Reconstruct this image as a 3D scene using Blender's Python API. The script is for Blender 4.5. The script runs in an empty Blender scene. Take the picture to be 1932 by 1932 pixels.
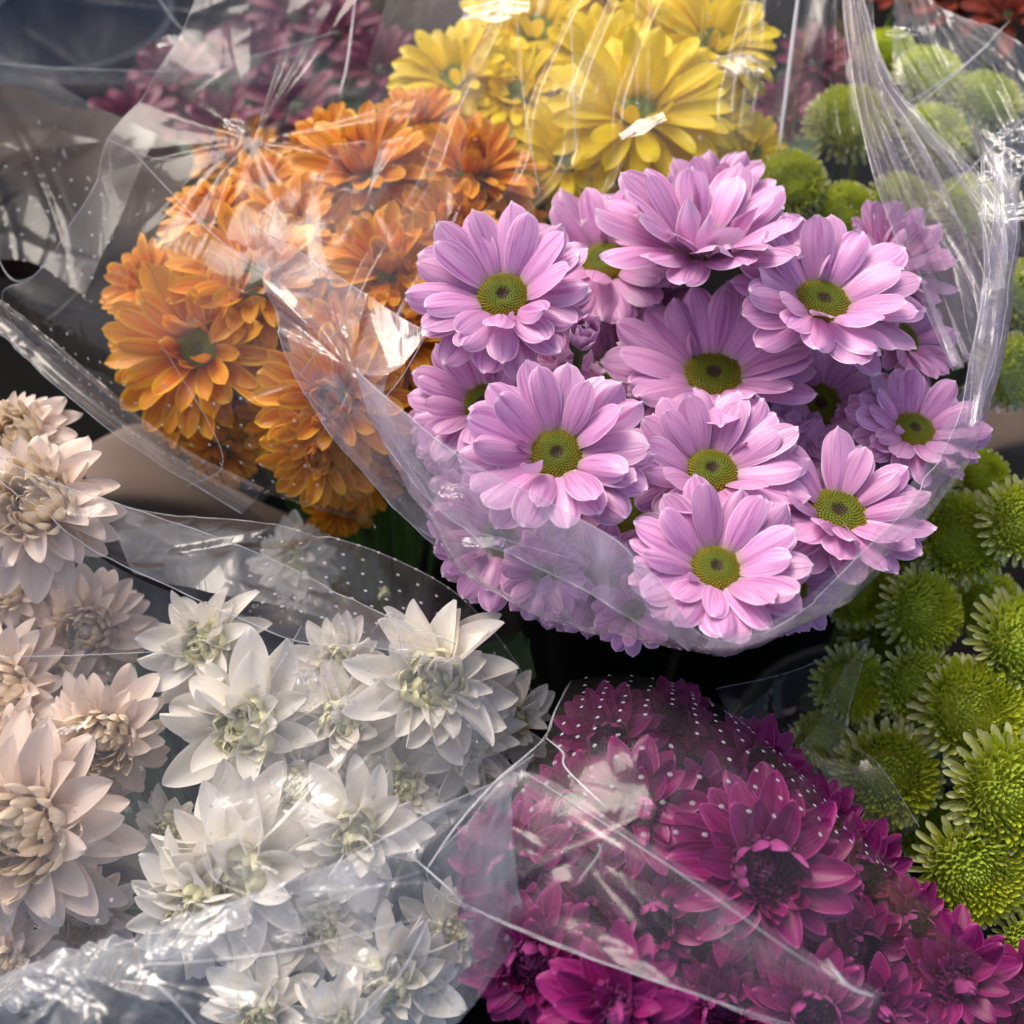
import bpy, math, random
import numpy as np
from mathutils import Vector, Matrix
R = math.radians
sc = bpy.context.scene
col = sc.collection
# ------------------------------------------------------------------ camera
TILT = R(35)
CAM = Vector((0.0, 0.0, 1.05))
cd = bpy.data.cameras.new('camera'); cam = bpy.data.objects.new('camera', cd); col.objects.link(cam)
cam.location = CAM; cam.rotation_euler = (TILT, 0, 0)
cd.lens = 36; cd.sensor_width = 36; cd.clip_start = 0.01; cd.clip_end = 100
cd.dof.use_dof = True; cd.dof.focus_distance = 0.345; cd.dof.aperture_fstop = 8.0
sc.camera = cam
CR = Matrix.Rotation(TILT, 3, 'X')
# ------------------------------------------------------------------ light
SUN_CAM = Vector((-0.36, 0.86, 0.36)).normalized()      # direction to the sun in the camera's frame
SUN = (CR @ SUN_CAM).normalized()
w = bpy.data.worlds.new('World'); sc.world = w; w.use_nodes = True
wn = w.node_tree.nodes; wl = w.node_tree.links; wn.clear()
sky = wn.new('ShaderNodeTexSky'); sky.sky_type = 'NISHITA'; sky.sun_disc = False
sky.sun_elevation = math.asin(SUN.z); sky.sun_rotation = math.atan2(SUN.x, SUN.y)
sky.air_density = 0.7; sky.dust_density = 5.0; sky.ozone_density = 1.0
bg = wn.new('ShaderNodeBackground'); bg.inputs['Strength'].default_value = 0.15
wo = wn.new('ShaderNodeOutputWorld'); wl.new(sky.outputs[0], bg.inputs[0]); wl.new(bg.outputs[0], wo.inputs[0])
sd = bpy.data.lights.new('sun', 'SUN'); sd.energy = 1.05; sd.angle = R(30); sd.color = (1.0, 0.93, 0.84)
so = bpy.data.objects.new('sun', sd); col.objects.link(so)
so.rotation_euler = SUN.to_track_quat('Z', 'Y').to_euler(); so.location = (0, 0, 3)
sc.view_settings.view_transform = 'Standard'; sc.view_settings.look = 'None'
sc.view_settings.exposure = 0.58; sc.view_settings.gamma = 1
sc.render.engine = 'CYCLES'
cy = sc.cycles
cy.transparent_max_bounces = 40; cy.max_bounces = 6; cy.diffuse_bounces = 3; cy.glossy_bounces = 2
cy.use_adaptive_sampling = True; cy.adaptive_threshold = 0.04
cy.transmission_bounces = 6; cy.caustics_reflective = False; cy.caustics_refractive = False
cy.sample_clamp_indirect = 6

# ------------------------------------------------------------------ helpers
W0 = 1932.0
def at(u, v, d):
    "world point seen at (u, v) of the 1932 px wide photograph at distance d along the view axis"
    return CAM + CR @ Vector(((u - 966) / W0 * d, -(v - 966) / W0 * d, -d))
def cdir(x, y, z): return (CR @ Vector((x, y, z))).normalized()
def tag(o, label=None, cat=None, group=None, kind=None):
    if label: o['label'] = label
    if cat: o['category'] = cat
    if group: o['group'] = group
    if kind: o['kind'] = kind
    return o
def mesh(name, verts, faces, mat=None, uv=None, smooth=True):
    me = bpy.data.meshes.new(name)
    me.from_pydata([tuple(p) for p in verts], [], faces)
    if uv is not None:
        l = me.uv_layers.new(name='UVMap')
        vi = np.empty(len(me.loops), dtype=np.int32); me.loops.foreach_get('vertex_index', vi)
        l.data.foreach_set('uv', np.asarray(uv, dtype=np.float32)[vi].ravel())
    if smooth: me.polygons.foreach_set('use_smooth', [True] * len(me.polygons))
    if mat: me.materials.append(mat)
    me.update(); return me
def link(name, me, parent=None, mat=None):
    o = bpy.data.objects.new(name, me); col.objects.link(o)
    if parent is not None: o.parent = parent
    if mat is not None: o.matrix_basis = mat
    return o
def frame(n, spin=0.0):
    n = n.normalized(); a = Vector((0, 0, 1)) if abs(n.z) < .95 else Vector((0, 1, 0))
    x = a.cross(n).normalized(); y = n.cross(x)
    m = Matrix((x, y, n)).transposed()
    return m @ Matrix.Rotation(spin, 3, 'Z')
def grid_faces(nu, nv, off=0):
    return [(off + j * nu + i, off + j * nu + i + 1, off + (j + 1) * nu + i + 1, off + (j + 1) * nu + i)
            for j in range(nv - 1) for i in range(nu - 1)]
def tube_geo(pts, rad, n=6):
    pts = [Vector(p) for p in pts]; vs = []; fs = []
    for i, p in enumerate(pts):
        t = (pts[min(i + 1, len(pts) - 1)] - pts[max(i - 1, 0)])
        if t.length < 1e-9: t = Vector((0, 0, 1))
        f = frame(t); r = rad(i / (len(pts) - 1)) if callable(rad) else rad
        for k in range(n):
            a = 2 * math.pi * k / n
            vs.append(p + f @ Vector((math.cos(a) * r, math.sin(a) * r, 0)))
    for i in range(len(pts) - 1):
        for k in range(n):
            fs.append((i * n + k, i * n + (k + 1) % n, (i + 1) * n + (k + 1) % n, (i + 1) * n + k))
    fs.append(tuple(range(n))[::-1]); fs.append(tuple((len(pts) - 1) * n + k for k in range(n)))
    return vs, fs
def join(parts):
    V = []; F = []; U = []
    for p in parts:
        o = len(V); V += list(p[0]); F += [tuple(i + o for i in f) for f in p[1]]
        if len(p) > 2: U += list(p[2])
    return V, F, (U if U else None)

# ------------------------------------------------------------------ materials
def newmat(name):
    m = bpy.data.materials.new(name); m.use_nodes = True; m.node_tree.nodes.clear()
    return m, m.node_tree.nodes, m.node_tree.links
def math_(n, l, op, a, b=None, clamp=False):
    x = n.new('ShaderNodeMath'); x.operation = op; x.use_clamp = clamp
    for i, q in enumerate((a, b)):
        if q is None: continue
        if isinstance(q, (int, float)): x.inputs[i].default_value = q
        else: l.new(q, x.inputs[i])
    return x.outputs[0]
def mixc(n, l, f, a, b):
    x = n.new('ShaderNodeMix'); x.data_type = 'RGBA'
    for s, q in ((x.inputs[0], f), (x.inputs[6], a), (x.inputs[7], b)):
        if isinstance(q, (int, float)): s.default_value = q
        elif isinstance(q, tuple): s.default_value = (*q, 1)
        else: l.new(q, s)
    return x.outputs[2]
def ramp(n, l, f, lo, hi):
    x = n.new('ShaderNodeMapRange'); x.clamp = True; x.interpolation_type = 'SMOOTHSTEP'
    l.new(f, x.inputs[0]); x.inputs[1].default_value = lo; x.inputs[2].default_value = hi
    return x.outputs[0]
def petal_mat(name, main, vein, edge, base, back, tip=None, trans=0.25, rough=0.42, veins=9, vs=0.55, edgew=0.86, basew=0.25, spec=0.35, tipk=.6):
    m, n, l = newmat(name)
    uv = n.new('ShaderNodeUVMap'); sp = n.new('ShaderNodeSeparateXYZ'); l.new(uv.outputs[0], sp.inputs[0])
    oi = n.new('ShaderNodeObjectInfo')
    cmb = n.new('ShaderNodeCombineXYZ')
    l.new(math_(n, l, 'MULTIPLY', sp.outputs[0], veins), cmb.inputs[0])
    l.new(math_(n, l, 'MULTIPLY', sp.outputs[1], .9), cmb.inputs[1])
    l.new(math_(n, l, 'MULTIPLY', oi.outputs['Random'], 37.0), cmb.inputs[2])
    no = n.new('ShaderNodeTexNoise'); no.inputs['Scale'].default_value = 1.0; no.inputs['Detail'].default_value = 3
    l.new(cmb.outputs[0], no.inputs['Vector'])
    vf = math_(n, l, 'MULTIPLY', ramp(n, l, no.outputs[0], 0.45, 0.68), vs)
    c = main
    if tip: c = mixc(n, l, math_(n, l, 'MULTIPLY', ramp(n, l, sp.outputs[1], .35, .98), tipk), c, tip)
    c = mixc(n, l, vf, c, vein)
    no2 = n.new('ShaderNodeTexNoise'); no2.inputs['Scale'].default_value = 2.3; l.new(cmb.outputs[0], no2.inputs['Vector'])
    c = mixc(n, l, math_(n, l, 'MULTIPLY', ramp(n, l, no2.outputs[0], .45, .75), .3), c, edge)  # pale streaks mixed into the colour as painted highlights
    lat = math_(n, l, 'ABSOLUTE', math_(n, l, 'SUBTRACT', sp.outputs[0], 0.5))
    lat = math_(n, l, 'MULTIPLY', lat, 2.0)
    tipf = ramp(n, l, sp.outputs[1], 0.955, 1.0)
    ef = math_(n, l, 'MAXIMUM', ramp(n, l, lat, edgew, 1.0), tipf)
    c = mixc(n, l, math_(n, l, 'MULTIPLY', ef, .75), c, edge)
    bf = ramp(n, l, sp.outputs[1], basew, 0.02)
    c = mixc(n, l, bf, c, base)
    geo = n.new('ShaderNodeNewGeometry')
    c = mixc(n, l, math_(n, l, 'MULTIPLY', geo.outputs['Backfacing'], .75), c, back)
    hsv = n.new('ShaderNodeHueSaturation'); l.new(c, hsv.inputs['Color'])
    l.new(math_(n, l, 'ADD', math_(n, l, 'MULTIPLY', oi.outputs['Random'], .3), .85), hsv.inputs['Value'])
    bmp = n.new('ShaderNodeBump'); bmp.inputs['Strength'].default_value = .35; bmp.inputs['Distance'].default_value = .0006
    l.new(no.outputs[0], bmp.inputs['Height'])
    p = n.new('ShaderNodeBsdfPrincipled'); p.inputs['Roughness'].default_value = rough
    p.inputs['Specular IOR Level'].default_value = spec
    p.inputs['Sheen Weight'].default_value = 0.05; p.inputs['Sheen Roughness'].default_value = .4
    l.new(hsv.outputs[0], p.inputs['Base Color']); l.new(bmp.outputs[0], p.inputs['Normal'])
    t = n.new('ShaderNodeBsdfTranslucent'); l.new(hsv.outputs[0], t.inputs[0])
    mx = n.new('ShaderNodeMixShader'); mx.inputs[0].default_value = trans
    l.new(p.outputs[0], mx.inputs[1]); l.new(t.outputs[0], mx.inputs[2])
    o = n.new('ShaderNodeOutputMaterial'); l.new(mx.outputs[0], o.inputs[0])
    return m
def simple_mat(name, c, rough=.6, spec=.3, noise=None, scale=40, bump=0.0, coat=0):
    m, n, l = newmat(name)
    p = n.new('ShaderNodeBsdfPrincipled'); p.inputs['Roughness'].default_value = rough
    p.inputs['Specular IOR Level'].default_value = spec; p.inputs['Coat Weight'].default_value = coat
    p.inputs['Base Color'].default_value = (*c, 1)
    if noise:
        tc = n.new('ShaderNodeTexCoord'); no = n.new('ShaderNodeTexNoise'); no.inputs['Scale'].default_value = scale
        no.inputs['Detail'].default_value = 5; l.new(tc.outputs['Object'], no.inputs['Vector'])
        l.new(mixc(n, l, ramp(n, l, no.outputs[0], .35, .7), c, noise), p.inputs['Base Color'])
        if bump:
            b = n.new('ShaderNodeBump'); b.inputs['Strength'].default_value = bump; b.inputs['Distance'].default_value = .001
            l.new(no.outputs[0], b.inputs['Height']); l.new(b.outputs[0], p.inputs['Normal'])
    o = n.new('ShaderNodeOutputMaterial'); l.new(p.outputs[0], o.inputs[0]); return m
def radial_mat(name, c0, c1, c2, r1=.18, r2=.35, r3=.95, rough=.6):
    "pigment by distance from the flower's axis (object space): dark eye, green middle, yellow rim"
    m, n, l = newmat(name)
    tc = n.new('ShaderNodeTexCoord'); sp = n.new('ShaderNodeSeparateXYZ'); l.new(tc.outputs['Object'], sp.inputs[0])
    r = math_(n, l, 'SQRT', math_(n, l, 'ADD', math_(n, l, 'POWER', sp.outputs[0], 2.0), math_(n, l, 'POWER', sp.outputs[1], 2.0)))
    no = n.new('ShaderNodeTexNoise'); no.inputs['Scale'].default_value = 9; l.new(tc.outputs['Object'], no.inputs['Vector'])
    r = math_(n, l, 'ADD', r, math_(n, l, 'MULTIPLY', math_(n, l, 'SUBTRACT', no.outputs[0], .5), .25))
    c = mixc(n, l, ramp(n, l, r, r1, r2), c0, c1)
    c = mixc(n, l, ramp(n, l, r, r2 + .15, r3), c, c2)
    p = n.new('ShaderNodeBsdfPrincipled'); p.inputs['Roughness'].default_value = rough; p.inputs['Specular IOR Level'].default_value = .3
    l.new(c, p.inputs['Base Color'])
    o = n.new('ShaderNodeOutputMaterial'); l.new(p.outputs[0], o.inputs[0]); return m
def schlick(n, l, k, normal=None):
    "reflectance of a thin clear sheet, the same from both sides"
    lw = n.new('ShaderNodeLayerWeight'); lw.inputs['Blend'].default_value = .5
    if normal is not None: l.new(normal, lw.inputs['Normal'])
    f = math_(n, l, 'ADD', math_(n, l, 'MULTIPLY', math_(n, l, 'POWER', lw.outputs['Facing'], 5.0), .55), .04)
    return math_(n, l, 'MULTIPLY', f, k, clamp=True)
def film_mat(name, haze=.05, tint=(.98, .98, .98), gloss=1.6, bump=.5, hz=(.85, .85, .88), rough=.07):
    m, n, l = newmat(name)
    uv = n.new('ShaderNodeUVMap'); mp = n.new('ShaderNodeMapping'); l.new(uv.outputs[0], mp.inputs[0])
    mp.inputs['Scale'].default_value = (60, 18, 1)
    # long soft pulls plus sharp creases
    n1 = n.new('ShaderNodeTexNoise'); n1.inputs['Scale'].default_value = 1.0; n1.inputs['Detail'].default_value = 4; n1.inputs['Distortion'].default_value = .8
    l.new(mp.outputs[0], n1.inputs['Vector'])
    mp2 = n.new('ShaderNodeMapping'); l.new(uv.outputs[0], mp2.inputs[0]); mp2.inputs['Scale'].default_value = (45, 28, 1); mp2.inputs['Rotation'].default_value = (0, 0, .7)
    v = n.new('ShaderNodeTexVoronoi'); v.feature = 'DISTANCE_TO_EDGE'; v.inputs['Scale'].default_value = 1.0
    l.new(mp2.outputs[0], v.inputs['Vector'])
    cr = ramp(n, l, v.outputs['Distance'], .03, 0.0)
    n3 = n.new('ShaderNodeTexNoise'); n3.inputs['Scale'].default_value = .35; l.new(mp.outputs[0], n3.inputs['Vector'])
    crm = math_(n, l, 'MULTIPLY', cr, ramp(n, l, n3.outputs[0], .55, .7))
    hgt = math_(n, l, 'ADD', n1.outputs[0], math_(n, l, 'MULTIPLY', crm, .35))
    b = n.new('ShaderNodeBump'); b.inputs['Strength'].default_value = bump; b.inputs['Distance'].default_value = .0025
    l.new(hgt, b.inputs['Height'])
    ff = schlick(n, l, gloss, b.outputs[0])
    tr = n.new('ShaderNodeBsdfTransparent'); tr.inputs[0].default_value = (*tint, 1)
    gl = n.new('ShaderNodeBsdfGlossy'); gl.inputs['Roughness'].default_value = rough; l.new(b.outputs[0], gl.inputs['Normal'])
    gl.inputs['Color'].default_value = (1, 1, 1, 1)
    df = n.new('ShaderNodeBsdfDiffuse'); df.inputs[0].default_value = (*hz, 1)  # tinted haze paints the coloured veil of light; the film itself is neutral
    tl = n.new('ShaderNodeBsdfTranslucent'); tl.inputs[0].default_value = (*hz, 1)
    dm = n.new('ShaderNodeMixShader'); dm.inputs[0].default_value = .4; l.new(df.outputs[0], dm.inputs[1]); l.new(tl.outputs[0], dm.inputs[2])
    # haze grows with the optical path at grazing angles and on creases
    lw = n.new('ShaderNodeLayerWeight'); lw.inputs['Blend'].default_value = .35
    hf = math_(n, l, 'MULTIPLY', ramp(n, l, n1.outputs[0], .35, .8), haze * 1.6)
    hf = math_(n, l, 'ADD', hf, haze * .5)
    hf = math_(n, l, 'ADD', hf, math_(n, l, 'MULTIPLY', lw.outputs['Facing'], haze * 2.0))
    hf = math_(n, l, 'ADD', hf, math_(n, l, 'MULTIPLY', crm, .12), clamp=True)
    m1 = n.new('ShaderNodeMixShader'); l.new(hf, m1.inputs[0]); l.new(tr.outputs[0], m1.inputs[1]); l.new(dm.outputs[0], m1.inputs[2])
    m2 = n.new('ShaderNodeMixShader'); l.new(ff, m2.inputs[0]); l.new(m1.outputs[0], m2.inputs[1]); l.new(gl.outputs[0], m2.inputs[2])
    o = n.new('ShaderNodeOutputMaterial'); l.new(m2.outputs[0], o.inputs[0]); return m
def glassy(name, haze=.35, tintv=.95, rough=.15):
    m, n, l = newmat(name)
    tr = n.new('ShaderNodeBsdfTransparent'); tr.inputs[0].default_value = (tintv, tintv, tintv, 1)
    gl = n.new('ShaderNodeBsdfGlossy'); gl.inputs['Roughness'].default_value = rough
    df = n.new('ShaderNodeBsdfDiffuse'); df.inputs[0].default_value = (.85, .85, .87, 1)
    m1 = n.new('ShaderNodeMixShader'); m1.inputs[0].default_value = haze; l.new(tr.outputs[0], m1.inputs[1]); l.new(df.outputs[0], m1.inputs[2])
    m2 = n.new('ShaderNodeMixShader'); l.new(schlick(n, l, 2.0), m2.inputs[0]); l.new(m1.outputs[0], m2.inputs[1]); l.new(gl.outputs[0], m2.inputs[2])
    o = n.new('ShaderNodeOutputMaterial'); l.new(m2.outputs[0], o.inputs[0]); return m
MAT = {
 'pink': petal_mat('pink_petal', (.74, .33, .60), (.50, .14, .40), (.95, .78, .90), (.52, .40, .30), (.80, .56, .74), trans=.22, veins=9, vs=.85, rough=.33, edgew=.88, tip=(.80, .44, .68), spec=.5),
 'orange': petal_mat('orange_petal', (.90, .27, .010), (.62, .06, .008), (.96, .62, .04), (.45, .05, .01), (.66, .26, .03), trans=.28, veins=7, vs=.6, edgew=.55, basew=.45, tip=(.95, .48, .02), tipk=.5),
 'yellow': petal_mat('yellow_petal', (.96, .74, .002), (.90, .54, .002), (.96, .80, .02), (.60, .42, .01), (.80, .58, .06), trans=.32, veins=7, vs=.5),
 'magenta': petal_mat('magenta_petal', (.25, .006, .11), (.085, .002, .04), (.60, .08, .36), (.10, .004, .05), (.42, .07, .27), trans=.15, veins=9, vs=.6, basew=.5, rough=.38),
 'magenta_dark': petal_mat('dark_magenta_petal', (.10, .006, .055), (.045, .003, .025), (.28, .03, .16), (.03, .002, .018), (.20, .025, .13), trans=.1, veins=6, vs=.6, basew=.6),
 'white': petal_mat('white_petal', (.95, .90, .81), (.86, .80, .68), (.96, .93, .86), (.80, .77, .32), (.95, .90, .82), trans=.35, veins=8, vs=.45, basew=.35),
 'cream': petal_mat('cream_petal', (.90, .86, .42), (.78, .78, .24), (.92, .90, .62), (.60, .66, .10), (.86, .84, .56), trans=.3, veins=6, vs=.5, basew=.5),
 'peach': petal_mat('peach_petal', (.90, .74, .62), (.86, .62, .47), (.92, .82, .74), (.92, .72, .50), (.92, .80, .71), trans=.3, veins=8, vs=.45, basew=.45),
 'peach_in': petal_mat('peach_inner_petal', (.93, .76, .54), (.90, .68, .44), (.94, .84, .68), (.92, .66, .36), (.92, .79, .60), trans=.3, veins=6, vs=.45, basew=.5),
 'green': petal_mat('green_petal', (.60, .62, .08), (.50, .54, .04), (.70, .72, .32), (.18, .28, .015), (.50, .58, .22), tipk=.9, tip=(.76, .76, .44), trans=.3, veins=5, vs=.5, edgew=.7),
 'green_in': petal_mat('green_inner_petal', (.64, .68, .04), (.52, .58, .02), (.78, .80, .16), (.42, .48, .015), (.42, .54, .08), trans=.25, veins=4, vs=.4, basew=.5),
 'plum': petal_mat('plum_petal', (.20, .022, .06), (.10, .01, .03), (.30, .06, .12), (.06, .005, .02), (.25, .05, .1), trans=.15),
 'rust': petal_mat('rust_petal', (.30, .05, .025), (.16, .02, .01), (.36, .09, .05), (.08, .01, .01), (.3, .08, .05), trans=.15),
 'disc': radial_mat('disc_florets', (.05, .03, .010), (.14, .175, .006), (.26, .21, .008)),
 'disc_green': radial_mat('green_disc_florets', (.12, .16, .02), (.18, .25, .02), (.28, .30, .03)),
 'heart': radial_mat('heart_reddish', (.45, .22, .06), (.25, .36, .02), (.25, .38, .03), r1=.05, r2=.22),
 'stem': simple_mat('stem_green', (.07, .13, .03), .5, .3, (.12, .19, .05), 60),
 'leaf': petal_mat('leaf_green', (.035, .085, .018), (.02, .055, .01), (.07, .13, .03), (.05, .09, .02), (.07, .11, .05), trans=.15, veins=12, rough=.5),
 'black': simple_mat('black_plastic', (.005, .005, .005), .6, .15, (.009, .008, .008), 30, .1),
 'navy': simple_mat('navy_plastic', (.006, .010, .024), .6, .2, (.009, .014, .028), 25),
 'floor': simple_mat('dark_floor', (.004, .0038, .0035), .9, .05, (.008, .007, .006), 12, .4),
 'kraft': simple_mat('kraft_paper', (.14, .10, .078), .8, .15, (.19, .14, .11), 18, .3),
 'kraft_dark': simple_mat('brown_paper', (.018, .010, .006), .9, .05, (.040, .022, .013), 14, .4),
 'film': film_mat('clear_film', haze=.028, gloss=1.2),
 'film_heap': film_mat('wrinkled_film', haze=.19, gloss=2.0, bump=.8, hz=(.88, .90, .92)),
 'film_milky': film_mat('milky_film', haze=.17, gloss=1.3, hz=(.96, .84, .95)),
 'film_dimmed': film_mat('dimmed_film', haze=.016, gloss=.6, bump=.25, hz=(.90, .82, .76)),  # sheen cut to imitate a darker sky overhead, haze tinted warm
 'film_pink': film_mat('clear_film_near', haze=.13, hz=(.92, .82, .92), gloss=1.3),
 'film_hazy': film_mat('hazy_film', haze=.06, hz=(.90, .80, .74), gloss=1.0, bump=.35),
 'film_white': film_mat('wet_film', haze=.05, hz=(.86, .84, .82), gloss=1.2, bump=.8),
 'edge': glassy('film_edge', haze=.38),
 'ring': glassy('perforation_ring', haze=.65, rough=.1),
 'drop': glassy('water_drop', haze=.06, tintv=.93, rough=.03),
 'pale': simple_mat('white_speck', (.8, .78, .78), .5),
}

# ------------------------------------------------------------------ petal meshes
def petal_geo(W=.17, bend=(.2, -.5), cup=.15, groove=.03, tip='round', nx=9, ny=13, twist=0.0, wob=.0, seed=0, wmax=.6, base=.25, hook=0.0, fold=0.0):
    rg = random.Random(seed); V = []; UV = []
    x = z = 0.0; px = 0
    ph = rg.uniform(0, 6.28)
    ts = [(j / (ny - 1)) for j in range(ny)]
    ts = [t ** .9 for t in ts]
    ts = [1 - (1 - t) ** 1.8 for t in ts]
    for j, t in enumerate(ts):
        th = bend[0] + (bend[1] - bend[0]) * t + hook * max(0, t - .7) * 5
        if j: x += math.cos(th) * (t - ts[j - 1]); z += math.sin(th) * (t - ts[j - 1])
        if t < wmax:
            q = t / wmax; ww = base + (1 - base) * math.sin(q * math.pi / 2) ** 1.1
        else:
            q = (t - wmax) / (1 - wmax)
            if tip == 'round': ww = math.sqrt(max(0, 1 - q ** 2.8))
            elif tip == 'point': ww = (1 - q ** 1.7) ** .9 * (1 - .12 * math.sin(q * math.pi))
            elif tip == 'blunt': ww = (1 - q ** 2.0) ** .62 * (1 - .10 * q)
            elif tip == 'spoon': ww = math.sqrt(max(0, 1 - q ** 3.2))
            else: ww = (1 - q ** 2) ** .7
        ww = max(ww, .16 if tip in ('round', 'spoon') else .05) * W
        for i in range(nx):
            s = i / (nx - 1) * 2 - 1
            c = math.cos(th); sn = math.sin(th)
            h = cup * ww * (s * s) * (1.0 - .3 * t) - groove * ww * math.cos(s * math.pi * 3) * (1 - t * .5) * (1 - abs(s))
            h += wob * W * math.sin(s * 2.5 + t * 5 + ph) * t
            sl = s * (1 - abs(cup) * .12 * abs(s))
            if fold > 0 and s > .2: h += fold * ww * (s - .2) * 1.4; sl = .2 + (s - .2) * (1 - .5 * fold)
            y = ww * sl + twist * math.sin(t * 2.2) * .0
            tw = twist * t
            y2 = y * math.cos(tw) - h * math.sin(tw); h2 = y * math.sin(tw) + h * math.cos(tw)
            # small notches at the tip
            back = 0
            if tip == 'round' and t > .9: back = .008 * math.cos(s * 6 + ph) - .02 * (1 - s * s) * (t > .99)
            y2 += wob * .3 * W * math.sin(t * 4 + ph)
            V.append((x - sn * h2 - back, y2, z + c * h2)); UV.append((i / (nx - 1), t))
    return V, [f[::-1] for f in grid_faces(nx, ny)], UV
def petals(name, mat, n, **kw):
    out = []
    rg = random.Random(hash(name) % 1000 if False else sum(map(ord, name)))
    for k in range(n):
        a = dict(kw); b = a.get('bend', (.2, -.5)); j = a.pop('jit', .2)
        a['bend'] = (b[0] + rg.uniform(-j, j) * .6, b[1] + rg.uniform(-j, j))
        a['cup'] = a.get('cup', .1) + rg.uniform(-.25, .25) * (1 if j else 0)
        a['twist'] = rg.uniform(-.3, .3) * (j / .2) * .8; a['wob'] = rg.uniform(.02, .14)
        a['W'] = a.get('W', .17) * rg.uniform(.88, 1.12)
        V, F, UV = petal_geo(seed=k + 11, **a)
        out.append(mesh(name, V, F, mat, UV))
    return out
PM = {}
def mk(key, mat, n=6, **kw): PM[key] = petals('petal', MAT[mat], n, **kw)
mk('pink', 'pink', 16, W=.245, bend=(.38, -.28), cup=-.24, groove=.055, tip='round', wmax=.60, base=.30, jit=.28, ny=17)
mk('pink_cup', 'pink', 6, W=.21, bend=(.15, .75), cup=.45, groove=.05, tip='round', wmax=.6, base=.32, jit=.2)
mk('pink_small', 'pink', 5, W=.23, bend=(.2, .9), cup=.7, groove=.02, tip='point', wmax=.5, base=.3, jit=.4, fold=.8)
mk('orange', 'orange', 12, W=.165, bend=(.3, -.25), cup=.35, groove=.03, tip='round', wmax=.62, base=.3, nx=7, ny=10)
mk('orange_cup', 'orange', 5, W=.19, bend=(.1, .7), cup=.5, groove=.03, tip='round', wmax=.6, base=.3, nx=7, ny=10)
mk('yellow', 'yellow', 8, W=.15, bend=(.3, -.3), cup=.2, groove=.03, tip='round', wmax=.62, base=.3, nx=7, ny=10)
mk('yellow_cup', 'yellow', 4, W=.17, bend=(.1, .6), cup=.4, groove=.03, tip='round', wmax=.6, base=.3, nx=7, ny=10)
mk('magenta', 'magenta', 8, W=.235, bend=(.38, -.22), cup=.30, groove=.05, tip='blunt', wmax=.5, base=.35, jit=.25)
mk('magenta_cup', 'magenta', 5, W=.27, bend=(.1, 1.2), cup=.6, groove=.02, tip='soft', wmax=.55, base=.4, jit=.3, nx=7, ny=9)
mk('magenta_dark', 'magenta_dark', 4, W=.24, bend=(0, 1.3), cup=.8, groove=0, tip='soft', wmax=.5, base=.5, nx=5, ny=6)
mk('white', 'white', 18, W=.235, bend=(.55, -.40), cup=.75, groove=.05, tip='blunt', wmax=.5, base=.5, jit=.9, nx=7, ny=12, hook=.2)
mk('white_cup', 'cream', 6, W=.32, bend=(.0, 1.25), cup=.9, groove=.0, tip='soft', wmax=.55, base=.45, jit=.35, nx=7, ny=8)
mk('peach', 'peach', 14, W=.21, bend=(.4, -.5), cup=.45, groove=.03, tip='blunt', wmax=.55, base=.35, jit=.3, nx=7, ny=10)
mk('peach_cup', 'peach_in', 8, W=.19, bend=(.1, .9), cup=.6, groove=.03, tip='blunt', wmax=.6, base=.4, jit=.35, nx=7, ny=8)
mk('green', 'green', 6, W=.15, bend=(.25, .05), cup=.9, groove=0, tip='spoon', wmax=.7, base=.45, jit=.25, nx=5, ny=8)
mk('green_in', 'green_in', 5, W=.24, bend=(0, .5), cup=1.2, groove=0, tip='spoon', wmax=.65, base=.5, jit=.3, nx=3, ny=5)
mk('plum', 'plum', 5, W=.2, bend=(.3, -.2), cup=.4, groove=.03, tip='round', nx=5, ny=7)
mk('rust', 'rust', 5, W=.2, bend=(.3, -.2), cup=.4, groove=.03, tip='round', nx=5, ny=7)

def disc_mesh(mat, n=300, h=.34, seed=1, dent=.12):
    rg = random.Random(seed); parts = []
    V = [(0, 0, h * .8 - dent)]; F = []; nr = 7; na = 22
    prof = lambda r: h * math.sqrt(max(0, 1 - r * r * .96)) - dent * math.exp(-(r / .28) ** 2)
    for j in range(1, nr + 1):
        r = j / nr
        for k in range(na):
            a = 2 * math.pi * k / na; V.append((r * math.cos(a), r * math.sin(a), prof(r) - .04))
    for k in range(na): V.append((.72 * math.cos(2 * math.pi * k / na), .72 * math.sin(2 * math.pi * k / na), -.5))
    for k in range(na): F.append((0, 1 + k, 1 + (k + 1) % na))
    for j in range(nr):
        for k in range(na):
            a = 1 + j * na + k; b = 1 + j * na + (k + 1) % na; F.append((a, a + na, b + na, b))
    parts.append((V, F))
    for i in range(n):
        r = math.sqrt((i + .5) / n) * .99; a = i * 2.39996
        s = .045 * (0.55 + .55 * r) * rg.uniform(.9, 1.12); c = Vector((r * math.cos(a), r * math.sin(a), prof(r) - .03))
        nn = Vector((r * math.cos(a) * .9, r * math.sin(a) * .9, .65)).normalized(); f = frame(nn, rg.random() * 3)
        v = []
        for q, (rr, hh) in enumerate(((1.0, 0), (.85, .9), (.35, 1.25))):
            for k in range(5):
                b = 2 * math.pi * k / 5; v.append(c + f @ Vector((rr * s * math.cos(b), rr * s * math.sin(b), hh * s)))
        fs = [(q * 5 + k, q * 5 + (k + 1) % 5, q * 5 + 5 + (k + 1) % 5, q * 5 + 5 + k) for q in range(2) for k in range(5)] + [(10, 11, 12, 13, 14)]
        parts.append((v, fs))
    V, F, _ = join(parts); return mesh('disc', V, F, mat)
DISC = [disc_mesh(MAT['disc'], seed=s, dent=d, h=h) for s, d, h in ((1, .12, .34), (2, .16, .42), (3, .08, .30))]
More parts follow.
